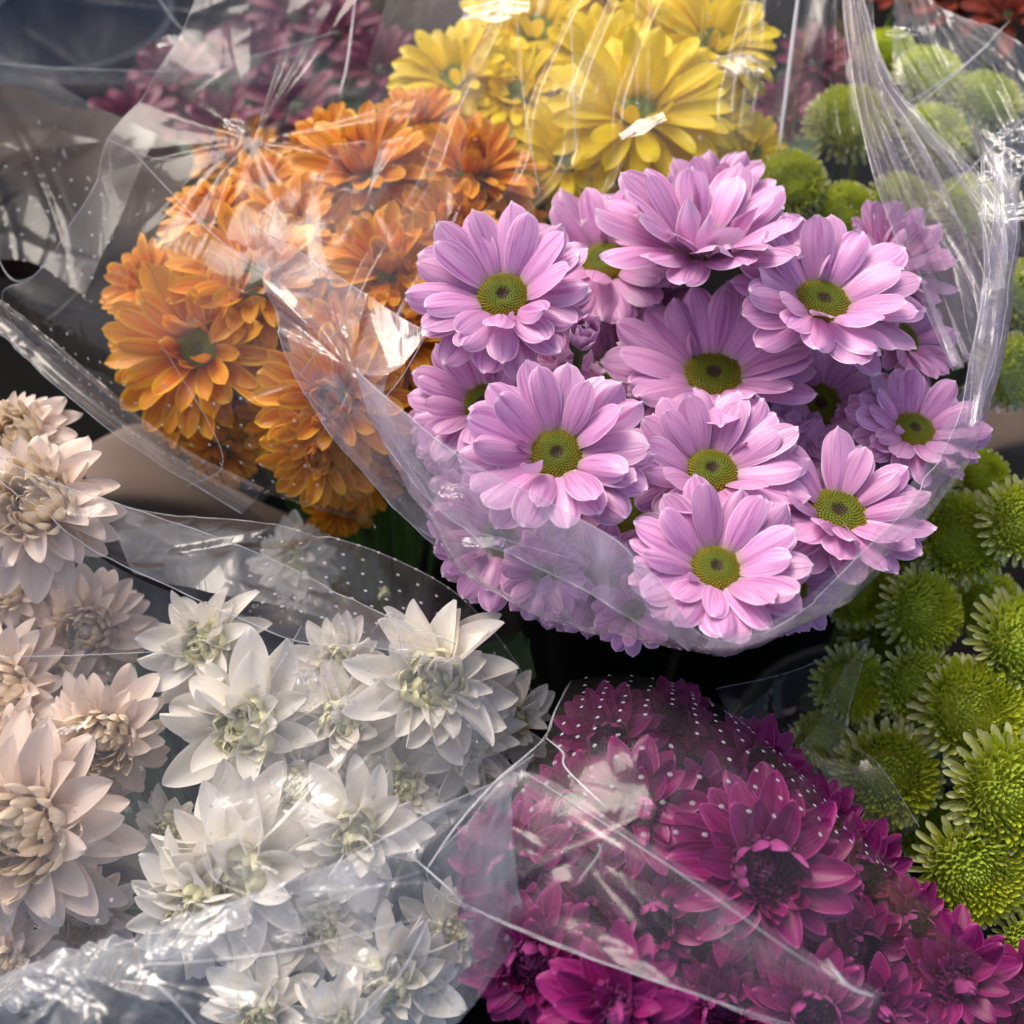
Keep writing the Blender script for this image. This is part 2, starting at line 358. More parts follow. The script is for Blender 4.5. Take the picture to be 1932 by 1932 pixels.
DISCG = [disc_mesh(MAT['disc_green'], n=110, seed=5)]

def place(r0, z0, phi, el, roll, L):
    return (Matrix.Rotation(phi, 4, 'Z') @ Matrix.Translation((r0, 0, z0)) @ Matrix.Rotation(-el, 4, 'Y')
            @ Matrix.Rotation(roll, 4, 'X') @ Matrix.Diagonal((L, L, L, 1)))
def spiral_mesh(key, n, rout, Lo, Li, e0, e1, z1, seed, pw=1.0, f0=0.0):
    "tightly packed inner petals as one mesh (unit flower radius)"
    rg = random.Random(seed); VV = []; FF = []; UU = []; off = 0
    for i in range(n):
        f = 1 - (i + .5) / n                     # 0 rim .. 1 heart
        r = rout * math.sqrt(1 - f) ; phi = (n - i) * 2.39996
        el = e0 + (e1 - e0) * f ** pw + rg.uniform(-.1, .1)
        L = (Lo + (Li - Lo) * f) * rg.uniform(.88, 1.12)
        me = rg.choice(PM[key]); M = place(r, z1 * (1 - (1 - f) ** 1.6), phi, el, rg.uniform(-.2, .2), L)
        co = np.empty(len(me.vertices) * 3); me.vertices.foreach_get('co', co); co = co.reshape(-1, 3)
        A = np.array(M); co = co @ A[:3, :3].T + A[:3, 3]
        VV.append(co); FF += [tuple(k + off for k in p.vertices) for p in me.polygons]
        uvl = me.uv_layers[0].data; u = np.zeros((len(me.vertices), 2))
        for lp, q in zip(me.loops, uvl): u[lp.vertex_index] = q.uv
        UU.append(u); off += len(co)
    nr, na = 7, 20; dv = [(0, 0, z1 * .86)]; df = []
    for j in range(1, nr + 1):
        q = j / nr
        for k in range(na): a = 2 * math.pi * k / na; dv.append((q * rout * .86 * math.cos(a), q * rout * .86 * math.sin(a), z1 * (1 - q ** 3.2) * .87 - .03 * q))
    for k in range(na): df.append((0, 1 + k, 1 + (k + 1) % na))
    for j in range(nr - 1):
        for k in range(na): a = 1 + j * na + k; b = 1 + j * na + (k + 1) % na; df.append((a, a + na, b + na, b))
    VV.append(np.array(dv)); FF += [tuple(k + off for k in f) for f in df]; UU.append(np.full((len(dv), 2), .5))
    return mesh('inner_petals', np.vstack(VV), FF, PM[key][0].materials[0], np.vstack(UU))
INNER = {
 'green': [spiral_mesh('green_in', 300, .66, .34, .13, R(26), R(86), .34, s, .9) for s in (1, 2, 3)],
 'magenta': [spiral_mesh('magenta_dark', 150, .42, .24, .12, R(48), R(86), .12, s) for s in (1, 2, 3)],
 'white': [spiral_mesh('white_cup', 34, .30, .42, .26, R(42), R(84), .10, s) for s in (1, 2, 3)],
 'peach': [spiral_mesh('peach_cup', 64, .36, .50, .30, R(35), R(82), .12, s) for s in (1, 2, 3)],
}
# rings: (count, length, base radius, elevation deg, key, height)
RINGS = {
 'pink': [(14, .80, .20, 8, 'pink', -.02), (13, .80, .20, 20, 'pink', .0), (9, .68, .21, 33, 'pink', .02), (1, .36, .30, 40, 'pink_small', .0)],
 'pink_up': [(13, .82, .20, 12, 'pink', -.02), (12, .80, .19, 30, 'pink', .0), (8, .62, .22, 40, 'pink', .02), (4, .46, .27, 52, 'pink_small', .03)],
 'pink_young': [(12, .80, .18, 26, 'pink', -.02), (12, .76, .17, 40, 'pink', .0), (9, .62, .18, 52, 'pink_cup', .02)],
 'pink_bud': [(9, .9, .12, 52, 'pink_cup', 0), (8, .8, .08, 64, 'pink_cup', .02), (5, .6, .04, 74, 'pink_small', .03)],
 'orange': [(18, .80, .18, 4, 'orange', -.02), (18, .76, .17, 20, 'orange', .0), (13, .66, .16, 38, 'orange', .02), (8, .5, .16, 55, 'orange_cup', .03)],
 'orange_full': [(18, .80, .18, -2, 'orange', -.02), (18, .78, .16, 14, 'orange', .0), (17, .70, .13, 32, 'orange', .02), (14, .58, .10, 55, 'orange_cup', .03), (8, .45, .05, 70, 'orange_cup', .04)],
 'yellow': [(20, .80, .20, 2, 'yellow', -.02), (20, .76, .19, 15, 'yellow', .0), (14, .66, .19, 30, 'yellow', .02), (10, .48, .17, 48, 'yellow_cup', .03)],
 'magenta': [(16, .84, .16, -8, 'magenta', -.07), (16, .80, .16, 6, 'magenta', -.03), (15, .70, .15, 26, 'magenta', .02), (13, .44, .26, 40, 'magenta_cup', .04)],
 'magenta_open': [(14, .84, .12, 0, 'magenta', -.05), (13, .76, .12, 24, 'magenta', -.0), (9, .56, .10, 42, 'magenta', .02), (8, .44, .07, 60, 'magenta_cup', .04), (5, .34, .04, 72, 'magenta_cup', .05)],
 'white': [(12, .88, .10, -6, 'white', -.06), (12, .82, .10, 12, 'white', -.02), (12, .68, .10, 32, 'white', .02), (9, .54, .10, 48, 'white', .03), (8, .42, .14, 56, 'white_cup', .04)],
 'white_bud': [(7, .9, .12, 58, 'white_cup', 0), (6, .8, .06, 72, 'white_cup', .02)],
 'peach': [(16, .86, .12, -4, 'peach', -.05), (16, .78, .12, 12, 'peach', -.02), (13, .64, .12, 28, 'peach', .02), (12, .48, .14, 44, 'peach_cup', .04)],
 'green': [(28, .42, .58, -10, 'green', -.05), (28, .40, .56, 6, 'green', .03), (26, .36, .54, 20, 'green', .10)],
 'green_bud': [(20, .42, .48, 16, 'green', .0), (18, .36, .46, 34, 'green', .07)],
 'plum': [(12, .85, .15, 8, 'plum', 0), (12, .7, .12, 35, 'plum', 0), (7, .5, .08, 60, 'plum', .02)],
 'rust': [(12, .85, .15, 8, 'rust', 0), (12, .7, .12, 35, 'rust', 0), (7, .5, .08, 60, 'rust', .02)],
}
JIT = {'white': 2.4, 'peach': 2.0, 'magenta': 1.5, 'orange': 1.8}
def leaf_geo(seed):
    rg = random.Random(seed); V = []; UV = []; nx, ny = 7, 12
    for j in range(ny):
        t = j / (ny - 1); lob = 1 + .38 * math.cos(t * 18)
        w = .32 * math.sin(math.pi * min(1, t * .93 + .04)) ** .8 * lob
        for i in range(nx):
            s = i / (nx - 1) * 2 - 1
            V.append((t - .08 * abs(s) * math.cos(t * 18), s * w, .12 * abs(s) * w + .1 * math.sin(t * 2.6) + .02 * math.sin(s * 6 + t * 9))); UV.append((i / (nx - 1), t))
    return V, grid_faces(nx, ny), UV
LEAF = [mesh('leaf', *[leaf_geo(s)[k] for k in (0, 1)], MAT['leaf'], leaf_geo(s)[2]) for s in (1, 2)]
def bez(p0, p1, p2, p3, n=12):
    return [p0 * (1 - t) ** 3 + p1 * 3 * t * (1 - t) ** 2 + p2 * 3 * t * t * (1 - t) + p3 * t ** 3 for t in [i / n for i in range(n + 1)]]
NAMES = {'pink': 'pink_daisy', 'orange': 'orange_chrysanthemum', 'yellow': 'yellow_chrysanthemum', 'magenta': 'magenta_chrysanthemum',
         'white': 'white_chrysanthemum', 'peach': 'peach_chrysanthemum', 'green': 'green_pompon', 'plum': 'plum_flower', 'rust': 'rust_flower'}
GROUPS = {'pink': 'pink daisies in the front sleeve', 'orange': 'orange chrysanthemums behind film', 'yellow': 'yellow chrysanthemums at the back',
          'magenta': 'magenta chrysanthemums', 'white': 'white chrysanthemums', 'peach': 'peach chrysanthemums', 'green': 'green pompon chrysanthemums',
          'plum': 'plum flowers far behind', 'rust': 'rust red flowers far behind'}
def flower(style, u, v, d, rpx, nx, ny, label, base, seed, disc=None, dr=.27, leafs=0, cat='flower', turned=None):
    kind = style.split('_')[0]; rg = random.Random(seed * 7 + 3)
    nz = math.sqrt(max(.04, 1 - nx * nx - ny * ny)); n = cdir(nx, ny, nz)
    c = at(u, v, d); S = rpx / W0 * d
    root = bpy.data.objects.new(NAMES[kind], None); col.objects.link(root)
    M = (frame(n, rg.uniform(0, 6.28))).to_4x4(); M.translation = c
    root.matrix_world = M; root.empty_display_size = .01
    tag(root, label, cat, GROUPS[kind])
    nmesh = {}
    for ri, (cnt, L, r0, el, key, z0) in enumerate(RINGS[style]):
        ph0 = rg.uniform(0, 6.28)
        for k in range(cnt):
            if rg.random() < .04: continue
            phi = ph0 + 2 * math.pi * (k + rg.uniform(-.2, .2)) / cnt
            pm = place(r0 * S, z0 * S + rg.uniform(-.012, .012) * S, phi, R(el + rg.uniform(-6, 6) * JIT.get(kind, 1)), rg.uniform(-.22, .22) * JIT.get(kind, 1), L * S * rg.uniform(.98 - .08 * JIT.get(kind, 1), 1.08))
            link('petal', rg.choice(PM[key]), root, pm)
    if kind in ('pink', 'yellow', 'orange') and disc != 0 and 'bud' not in style:
        ds = dr * S * rg.uniform(.96, 1.05)
        link('disc', (DISC[seed % 3] if kind == 'pink' else DISCG[0]), root, Matrix.Translation((0, 0, .02 * S)) @ Matrix.Diagonal((ds, ds, ds, 1)))
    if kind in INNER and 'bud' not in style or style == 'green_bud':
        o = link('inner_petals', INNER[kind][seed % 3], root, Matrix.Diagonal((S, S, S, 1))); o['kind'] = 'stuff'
    for (phi, el, roll, L) in (turned or ()):
        # angle measured in the picture plane, petal rolled over to show its pale underside
        loc = M.to_3x3().inverted() @ (CR @ Vector((math.cos(phi), math.sin(phi), 0))); a = math.atan2(loc.y, loc.x)
        link('petal', PM['pink_small'][seed % 5], root, place(.27 * S, .10 * S, a, R(el), roll, L * S))
    # underside and stem
    Mi = M.inverted()
    head = c - n * (.10 * S)
    pts = bez(head, c - n * .07, base + Vector((0, 0, .18)), base + Vector((rg.uniform(-.03, .03), rg.uniform(-.03, .03), -.08)), 12)
    V, F = tube_geo([Mi @ p for p in pts], .0019, 6); link('stem', mesh('stem', V, F, MAT['stem']), root)
    cv = []; cf = []; nn = 14
    for j, (rr, zz) in enumerate(((.05, -.22), (.15, -.17), (.22, -.08), (.235, -.02))):
        for k in range(nn): a = 2 * math.pi * k / nn; cv.append((rr * S * math.cos(a), rr * S * math.sin(a), zz * S))
    for j in range(3):
        for k in range(nn): cf.append((j * nn + k, j * nn + (k + 1) % nn, (j + 1) * nn + (k + 1) % nn, (j + 1) * nn + k))
    cf.append(tuple(range(nn))[::-1]); cf.append(tuple(3 * nn + k for k in range(nn)))
    link('calyx', mesh('calyx', cv, cf, MAT['stem']), root)
    if kind == 'plum': leafs = 2
    if kind in ('green', 'white') and seed % 4 == 0: leafs = 1
    for k in range(leafs):
        p = Mi @ (c - n * (.045 + .015 * k)); a = rg.uniform(0, 6.28)
        link('leaf', LEAF[k % 2], root, Matrix.Translation(p) @ Matrix.Rotation(a, 4, 'Z') @ Matrix.Rotation(-.3, 4, 'Y') @ Matrix.Diagonal((.038, .038, .038, 1)))
    return root

# ------------------------------------------------------------------ setting
tag(link('floor', mesh('floor', [(-6, -6, 0), (6, -6, 0), (6, 6, 0), (-6, 6, 0)], [(0, 1, 2, 3)], MAT['floor'], smooth=False)), kind='structure')
def bucket(c, rtop, h, matk, label, group='black buckets holding the bouquets'):
    "tapered bucket with a rolled rim, ribs and a hollow inside"
    root = bpy.data.objects.new('flower_bucket', None); col.objects.link(root); root.location = (c.x, c.y, 0.0)
    tag(root, label, 'bucket', group)
    n = 40; top = h
    prof = [(rtop * .72, .0), (rtop * .74, .02), (rtop * .90, top * .7), (rtop * .93, top * .72), (rtop * .93, top * .76), (rtop * .96, top * .78), (rtop, top), (rtop * .975, top), (rtop * .70, .03), (0.001, .03)]
    V = []; F = []
    for r, z in prof:
        for k in range(n): a = 2 * math.pi * k / n; V.append((r * math.cos(a), r * math.sin(a), z))
    for j in range(len(prof) - 1):
        for k in range(n): F.append((j * n + k, j * n + (k + 1) % n, (j + 1) * n + (k + 1) % n, (j + 1) * n + k))
    link('body', mesh('body', V, F, MAT[matk]), root)
    V = []; F = []
    for k in range(n):
        a = 2 * math.pi * k / n
        for q in range(8):
            b = 2 * math.pi * q / 8; rr = rtop + .002 + .004 * math.cos(b); V.append((rr * math.cos(a), rr * math.sin(a), top + .004 * math.sin(b)))
    for k in range(n):
        for q in range(8): F.append((k * 8 + q, ((k + 1) % n) * 8 + q, ((k + 1) % n) * 8 + (q + 1) % 8, k * 8 + (q + 1) % 8))
    link('rim', mesh('rim', V, F, MAT[matk]), root)
    return Vector((c.x, c.y, .05))
def below(u, v, d, dz=0.0): p = at(u, v, d); return Vector((p.x, p.y, 0))
B = {}
B['pink'] = bucket(below(1300, 330, .60), .085, .50, 'black', 'black bucket under the pink daisies')
B['magenta'] = bucket(below(1480, 1420, .44), .075, .46, 'black', 'black bucket under the magenta chrysanthemums')
B['white'] = bucket(below(620, 1200, .46), .075, .46, 'black', 'black bucket under the white chrysanthemums')
B['peach'] = bucket(below(-60, 1300, .42), .07, .46, 'black', 'black bucket under the peach chrysanthemums')
B['orange'] = bucket(below(560, 560, .50), .085, .46, 'black', 'black bucket under the orange chrysanthemums')
B['yellow'] = bucket(below(1180, 130, .62), .085, .46, 'black', 'black bucket under the yellow chrysanthemums')
B['green'] = bucket(below(1850, 1250, .46), .085, .48, 'black', 'black bucket under the front green pompons')
B['green_back'] = bucket(below(1780, 330, .56), .085, .46, 'black', 'black bucket under the rear green pompons')
B['plum'] = bucket(below(480, 60, .72), .085, .46, 'black', 'black bucket behind the orange bouquet at the back')

def patch(name, ctrl, nu, nv, mat, parent=None, thick=0.0, f=None):
    P = surf(ctrl, nu, nv)
    if f is not None: P = f(P)
    return link(name, mesh(name, P.reshape(-1, 3), grid_faces(nu, nv), mat, uvm(P)), parent)
def cr1(P, n):
    "Catmull-Rom through P (k,3) sampled at n points"
    k = len(P); t = np.linspace(0, k - 1, n); i = np.minimum(t.astype(int), k - 2); f = (t - i)[:, None, None] if P.ndim == 3 else (t - i)[:, None]
    ext = np.concatenate([2 * P[:1] - P[1:2], P, 2 * P[-1:] - P[-2:-1]])
    p0, p1, p2, p3 = ext[i], ext[i + 1], ext[i + 2], ext[i + 3]
    return .5 * (2 * p1 + (p2 - p0) * f + (2 * p0 - 5 * p1 + 4 * p2 - p3) * f ** 2 + (3 * p1 - p0 - 3 * p2 + p3) * f ** 3)
def surf(ctrl, nu, nv):
    rows = [cr1(np.array([list(at(*p)) for p in r], dtype=float), nu) for r in ctrl]
    return cr1(np.array(rows), nv)
def uvm(P):
    du = np.linalg.norm(np.diff(P, axis=1), axis=2); dv = np.linalg.norm(np.diff(P, axis=0), axis=2)
    u = np.concatenate([np.zeros((P.shape[0], 1)), np.cumsum(du, 1)], 1); v = np.concatenate([np.zeros((1, P.shape[1])), np.cumsum(dv, 0)], 0)
    u = u - u[:, -1:] / 2 + 5
    return np.stack([u, v + 3], -1).reshape(-1, 2)
def normals(P):
    a = np.gradient(P, axis=1); b = np.gradient(P, axis=0); n = np.cross(a, b); n /= np.linalg.norm(n, axis=2, keepdims=True) + 1e-12; return n
def sheet(name, label, cat, ctrl, matk, bulge=.004, thick=.0012, group=None, seed=1, nu=40, nv=30):
    "a sheet of paper with gentle waves and real thickness"
    P = surf(ctrl, nu, nv); N = normals(P); rg = np.random.RandomState(seed)
    U = uvm(P).reshape(P.shape[0], P.shape[1], 2); H = np.zeros(P.shape[:2])
    for _ in range(6):
        a = rg.uniform(0, 6.28); k = rg.uniform(20, 90); H += np.sin((U[..., 0] * np.cos(a) + U[..., 1] * np.sin(a)) * k + rg.uniform(0, 6)) / 6
    P = P + N * (H * bulge)[..., None]; Q = P + N * thick
    n = nu * nv; F = grid_faces(nu, nv) + [t[::-1] for t in grid_faces(nu, nv, n)]
    for i in range(nu - 1): F += [(i + 1, i, n + i, n + i + 1), ((nv - 1) * nu + i, (nv - 1) * nu + i + 1, n + (nv - 1) * nu + i + 1, n + (nv - 1) * nu + i)]
    for j in range(nv - 1): F += [(j * nu, (j + 1) * nu, n + (j + 1) * nu, n + j * nu), ((j + 1) * nu - 1 + nu, (j + 1) * nu - 1, n + (j + 1) * nu - 1, n + (j + 1) * nu - 1 + nu)]
    o = link(name, mesh(name, np.vstack([P.reshape(-1, 3), Q.reshape(-1, 3)]), F, MAT[matk])); tag(o, label, cat, group); return o
sheet('kraft_paper', 'blurred beige paper sheet lying between the peach flowers and the orange sleeve', 'paper',
      [[(150, 850, .52), (260, 800, .52), (330, 830, .50), (460, 930, .50), (640, 1010, .50)], [(170, 930, .50), (330, 940, .50), (440, 970, .50), (520, 1000, .49), (660, 1030, .49)],
       [(200, 1000, .52), (330, 1010, .52), (440, 1030, .52), (520, 1040, .51), (660, 1060, .51)]], 'kraft', seed=3)
sheet('kraft_paper', 'brown paper wrap seen at the right edge between the pink sleeve and the green pompons', 'paper',
      [[(1700, 800, .52), (1830, 780, .51), (1960, 740, .50), (2100, 700, .50)], [(1690, 880, .50), (1820, 860, .48), (1960, 830, .47), (2100, 800, .47)],
       [(1680, 960, .52), (1830, 950, .51), (1960, 930, .50), (2100, 900, .50)]], 'kraft', seed=5)
sheet('kraft_paper', 'dark brown paper wrap behind the dotted film at the left edge', 'paper',
      [[(-120, 150, .66), (60, 170, .66), (260, 240, .64), (420, 330, .62)], [(-120, 330, .60), (30, 330, .60), (190, 370, .60), (330, 450, .60)],
       [(-120, 520, .66), (0, 530, .66), (120, 560, .64), (260, 620, .64)]], 'kraft_dark', bulge=.012, seed=7)
sheet('kraft_paper', 'dark brown paper wrap at the back between the plum flowers and the yellow ones', 'paper',
      [[(560, -120, .78), (700, -120, .76), (860, -120, .74)], [(600, 20, .74), (720, 30, .72), (860, 30, .70)],
       [(640, 160, .76), (740, 170, .74), (840, 200, .72)]], 'kraft_dark', bulge=.012, seed=9)
nb = at(150, 40, .86); bucket(Vector((nb.x, nb.y, 0)), .075, nb.z, 'navy', 'navy plastic tub at the back left behind the films', 'navy tubs at the back')

# ------------------------------------------------------------------ flowers
# style, u, v, depth, radius px, normal x, y, label, bouquet, extras
FL = [
 ('pink', 950, 563, .372, 178, -.08, 0.36, 'pink daisy at the upper left of the pink bouquet, beside the vertical film edge', 'pink', {}),
 ('pink_up', 1325, 468, .388, 205, .02, .74, 'pink daisy at the top seen side on, its lower petals curling over the eye', 'pink', dict(dr=.24, turned=[(-1.3, 60, 2.4, .55), (-1.9, 62, .5, .5), (-.7, 45, 2.9, .6)])),
 ('pink', 1550, 573, .372, 187, .12, 0.54, 'pink daisy at the upper right with long petals and a wide oval eye', 'pink', dict(dr=.30, turned=[(-1.1, 34, 2.8, .5)])),
 ('pink', 1142, 497, .415, 166, -.12, 0.53, 'pink daisy half hidden behind the side-on top daisy, dark green eye', 'pink', {}),
 ('pink', 1345, 712, .385, 202, -.04, 0.58, 'pink daisy in the centre of the bouquet with long petals fanned upward', 'pink', dict(dr=.29)),
 ('pink', 1545, 764, .398, 135, .0, 0.20, 'smaller shaded pink daisy deep between its neighbours at the right', 'pink', dict(dr=.32)),
 ('pink', 1722, 815, .378, 133, .05, 0.54, 'pink daisy pressed against the film at the right edge of the bouquet', 'pink', dict(dr=.31)),
 ('pink', 912, 762, .380, 145, -.30, 0.30, 'pink daisy at the left rim, half covered by the big flat-facing one', 'pink', {}),
 ('pink', 1050, 858, .338, 183, -.05, 0.30, 'large pink daisy facing the viewer with a round eye and one folded white petal', 'pink', dict(dr=.27, turned=[(-.85, 42, 2.6, .62), (-2.2, 30, .3, .5)])),
 ('pink', 1341, 892, .352, 176, .0, 0.58, 'pink daisy directly above the lowest large daisy, eye half hidden', 'pink', dict(dr=.28)),
 ('pink', 1580, 970, .350, 166, .0, 0.60, 'pink daisy at the lower right with the biggest greenish eye', 'pink', dict(dr=.34, turned=[(-1.5, 30, 1.0, .45)])),
 ('pink', 1350, 1074, .325, 180, .0, 0.58, 'largest pink daisy at the bottom of the bouquet with a brown-centred eye', 'pink', dict(dr=.255)),
 ('pink_bud', 1095, 650, .368, 92, .1, .3, 'half-opened pink daisy bud beside the upper left flower', 'pink', {}),
 ('pink', 1165, 700, .402, 166, -.1, 0.43, 'pink daisy showing only its upper petals behind the large flat-facing one', 'pink', {}),
 ('pink', 945, 1015, .366, 138, -.28, -.12, 'pink daisy at the lower left seen through the milky film fold', 'pink', {}),
 ('pink', 1130, 1095, .355, 118, -.12, -.18, 'pink daisy under the film near the bottom tip of the sleeve', 'pink', {}),
 ('pink_young', 1350, 400, .432, 130, .0, 0.53, 'pink daisy behind the top one, only rounded petal tips showing', 'pink', {}),
 ('pink_young', 1675, 500, .412, 135, .35, 0.48, 'pink daisy behind the upper right flower, petals tilted to the right', 'pink', {}),
 ('pink', 1705, 640, .405, 112, .50, 0.28, 'pink daisy turned to the right side of the sleeve', 'pink', {}),
 ('pink_young', 1190, 600, .425, 140, .1, 0.28, 'deeply shaded pink daisy under the side-on top flower', 'pink', {}),
 ('pink_young', 1650, 830, .405, 130, .1, 0.38, 'pink daisy behind the lower right flower, pale petal tips only', 'pink', {}),
 ('pink', 1480, 1010, .375, 135, .1, 0.08, 'pink daisy in shade between the lowest daisy and the lower right one', 'pink', {}),
 ('pink', 1180, 970, .382, 145, -.1, 0.08, 'shaded pink daisy beneath the large flat-facing one', 'pink', {}),
 ('pink', 1250, 1100, .362, 95, .05, -.30, 'pink daisy folded under the bottom of the lowest large daisy', 'pink', {}),
 ('pink', 905, 890, .390, 108, -.45, -.10, 'pink daisy at the far left under the film, petals pointing down', 'pink', {}),
 ('pink', 1460, 640, .412, 124, .0, 0.38, 'pink daisy deep behind the upper right flower', 'pink', {}),
 ('pink', 1020, 760, .405, 145, -.1, 0.18, 'pink daisy deep in the gap left of the bouquet centre', 'pink', {}),
 ('pink', 1050, 1075, .372, 110, -.2, -.1, 'pink daisy low at the left between the two blooms under the milky film', 'pink', {}),
 ('pink', 1420, 1120, .372, 95, .1, -.1, 'pink daisy in shade right under the lowest large daisy', 'pink', {}),
 ('pink', 850, 800, .395, 84, -.4, 0.08, 'pink daisy at the far left rim, only petal tips past the sleeve', 'pink', {}),
 ('pink', 1250, 800, .400, 135, .0, 0.28, 'pink daisy deep in the middle gap of the bouquet', 'pink', {}),
 ('pink', 1480, 880, .392, 124, .0, 0.28, 'pink daisy deep between the central and the lower right flowers', 'pink', {}),
 ('pink', 1235, 440, .430, 114, -.1, 0.58, 'pink daisy behind and left of the side-on top one', 'pink', {}),
 ('pink', 1030, 1085, .352, 92, -.2, -.2, 'pink daisy pressed on the inside of the sleeve at its lowest left curve', 'pink', {}),
 ('pink', 905, 965, .372, 98, -.3, -.1, 'pink daisy under the milky fold, between the two lowest left blooms', 'pink', {}),
 ('pink', 1195, 1150, .345, 85, .0, -.3, 'pink daisy squeezed against the pointed bottom fold of the sleeve', 'pink', {}),
 ('pink', 1040, 1000, .378, 125, -.1, .0, 'pink daisy in shade below the large flat-facing one, behind the film', 'pink', {}),
 ('pink', 1500, 1110, .358, 90, .1, -.2, 'pink daisy at the lower right rim of the sleeve, mostly covered', 'pink', {}),
 # orange
 ('orange', 478, 532, .425, 168, .25, .25, 'orange chrysanthemum with an olive eye, upper petals lit yellow', 'orange', {}),
 ('orange', 378, 658, .425, 184, -.15, -.05, 'orange chrysanthemum at the left with a green eye facing the viewer', 'orange', {}),
 ('orange', 462, 730, .435, 123, .0, -.25, 'small orange chrysanthemum above the rows of film holes', 'orange', {}),
 ('orange', 632, 752, .405, 162, .0, -.12, 'orange chrysanthemum with a pale green eye beside the film fold edge', 'orange', dict(dr=.24)),
 ('orange', 562, 628, .430, 134, .1, .0, 'orange chrysanthemum in the middle of the bouquet, eye veiled by film', 'orange', {}),
 ('orange_full', 288, 540, .445, 108, -.35, .25, 'dark orange chrysanthemum at the upper left rim', 'orange', {}),
 ('orange_full', 405, 420, .450, 114, -.15, .60, 'orange chrysanthemum at the top left with rounded petals', 'orange', {}),
 ('orange_full', 690, 330, .455, 166, -.15, .45, 'large orange chrysanthemum high up beneath the creased film', 'orange', {}),
 ('orange_full', 890, 330, .455, 145, .15, .45, 'reddish orange chrysanthemum next to the yellow bouquet', 'orange', {}),
 ('orange_full', 735, 510, .430, 145, .1, .30, 'golden orange chrysanthemum behind the triangular film flap', 'orange', {}),
 ('orange_full', 610, 845, .410, 130, .0, -.45, 'brownish orange chrysanthemum at the bottom of the orange bouquet', 'orange', dict(leafs=1)),
 ('orange_full', 640, 950, .460, 78, .1, -.60, 'small dark orange chrysanthemum hanging lowest of the orange ones', 'orange', {}),
 ('orange_full', 760, 640, .425, 119, .3, .1, 'red orange chrysanthemum beside the leftmost pink daisy petals', 'orange', {}),
 ('orange_full', 290, 640, .455, 104, -.50, -.10, 'orange chrysanthemum at the left margin under hazy film', 'orange', {}),
 ('orange_full', 620, 270, .480, 88, -.1, .5, 'dark rusty orange chrysanthemum just under the plum coloured area', 'orange', {}),
 ('orange_full', 850, 440, .440, 124, .2, .3, 'orange chrysanthemum with upright yellow petals above the top left daisy', 'orange', {}),
 ('orange_full', 420, 845, .440, 88, -.2, -.6, 'orange chrysanthemum crushed under the film below the hole rows', 'orange', {}),
 ('orange_full', 560, 430, .445, 124, .0, .4, 'orange chrysanthemum between the upper left and the high creased ones', 'orange', {}),
 ('orange_full', 705, 700, .430, 93, .3, -.1, 'deep orange chrysanthemum glimpsed left of the pink sleeve tip', 'orange', {}),
 ('orange_full', 480, 620, .455, 102, .0, .0, 'shaded orange chrysanthemum deep in the middle of the orange bouquet', 'orange', {}),
 ('orange_full', 620, 530, .440, 102, .0, .2, 'orange chrysanthemum just inside the top corner of the film flap', 'orange', {}),
 ('orange_full', 800, 550, .430, 93, .2, .2, 'orange chrysanthemum touching the petals of the upper left pink daisy', 'orange', {}),
 ('orange_full', 545, 790, .430, 102, .0, -.3, 'orange chrysanthemum low in the bouquet behind the hole rows', 'orange', {}),
 ('orange_full', 790, 240, .480, 102, .0, .5, 'orange chrysanthemum highest of all under the pale yellow one', 'orange', {}),
 ('orange_full', 690, 900, .440, 80, .1, -.3, 'dark red orange chrysanthemum low between the orange bouquet and the pink sleeve', 'orange', {}),
 ('orange_full', 350, 780, .450, 85, -.3, -.4, 'orange chrysanthemum flattened along the lower left film pleats', 'orange', {}),
 ('orange_full', 720, 790, .430, 90, .2, -.2, 'red orange chrysanthemum peeping past the left tip of the pink sleeve', 'orange', {}),
 ('orange_full', 500, 350, .470, 90, -.1, .5, 'orange chrysanthemum at the top between the creased one and the left rim', 'orange', {}),
 ('orange_full', 650, 640, .420, 95, .1, .1, 'orange chrysanthemum right under the creases of the film flap', 'orange', {}),
 ('orange_full', 960, 420, .460, 80, .3, .4, 'orange chrysanthemum furthest right, against the yellow bouquet', 'orange', {}),
 ('orange_full', 450, 300, .60, 100, -.1, .4, 'dark orange chrysanthemum far back beneath the starburst creases', 'orange', {}),
 # yellow
 ('yellow', 1205, 215, .465, 190, -.02, .30, 'large yellow chrysanthemum with a dark green eye and a film glint', 'yellow', dict(dr=.2)),
 ('yellow', 1070, 300, .470, 120, -.15, .1, 'yellow chrysanthemum low on the left, green eye beside the film edge', 'yellow', {}),
 ('yellow', 1345, 85, .500, 140, .3, .35, 'yellow chrysanthemum at the top right with pale sunlit petals', 'yellow', {}),
 ('yellow', 860, 150, .510, 135, -.25, .35, 'pale yellow chrysanthemum at the left above the orange bouquet', 'yellow', {}),
 ('yellow', 1010, 60, .520, 150, -.05, .40, 'yellow chrysanthemum at the top centre behind the white glare', 'yellow', {}),
 ('yellow', 1290, 320, .475, 130, .25, -.1, 'amber yellow chrysanthemum just above the top pink daisies', 'yellow', {}),
 ('yellow', 1180, -10, .530, 150, .1, .40, 'yellow chrysanthemum cut off by the top of the picture', 'yellow', {}),
 ('yellow', 1345, 225, .490, 95, .5, .1, 'small yellow chrysanthemum at the right rim of the yellow bouquet', 'yellow', {}),
 ('yellow', 975, 180, .500, 120, -.2, .2, 'yellow chrysanthemum hidden behind the vertical creases', 'yellow', {}),
 ('yellow', 1130, 130, .500, 130, .0, .3, 'yellow chrysanthemum wedged in the middle of the yellow bouquet', 'yellow', {}),
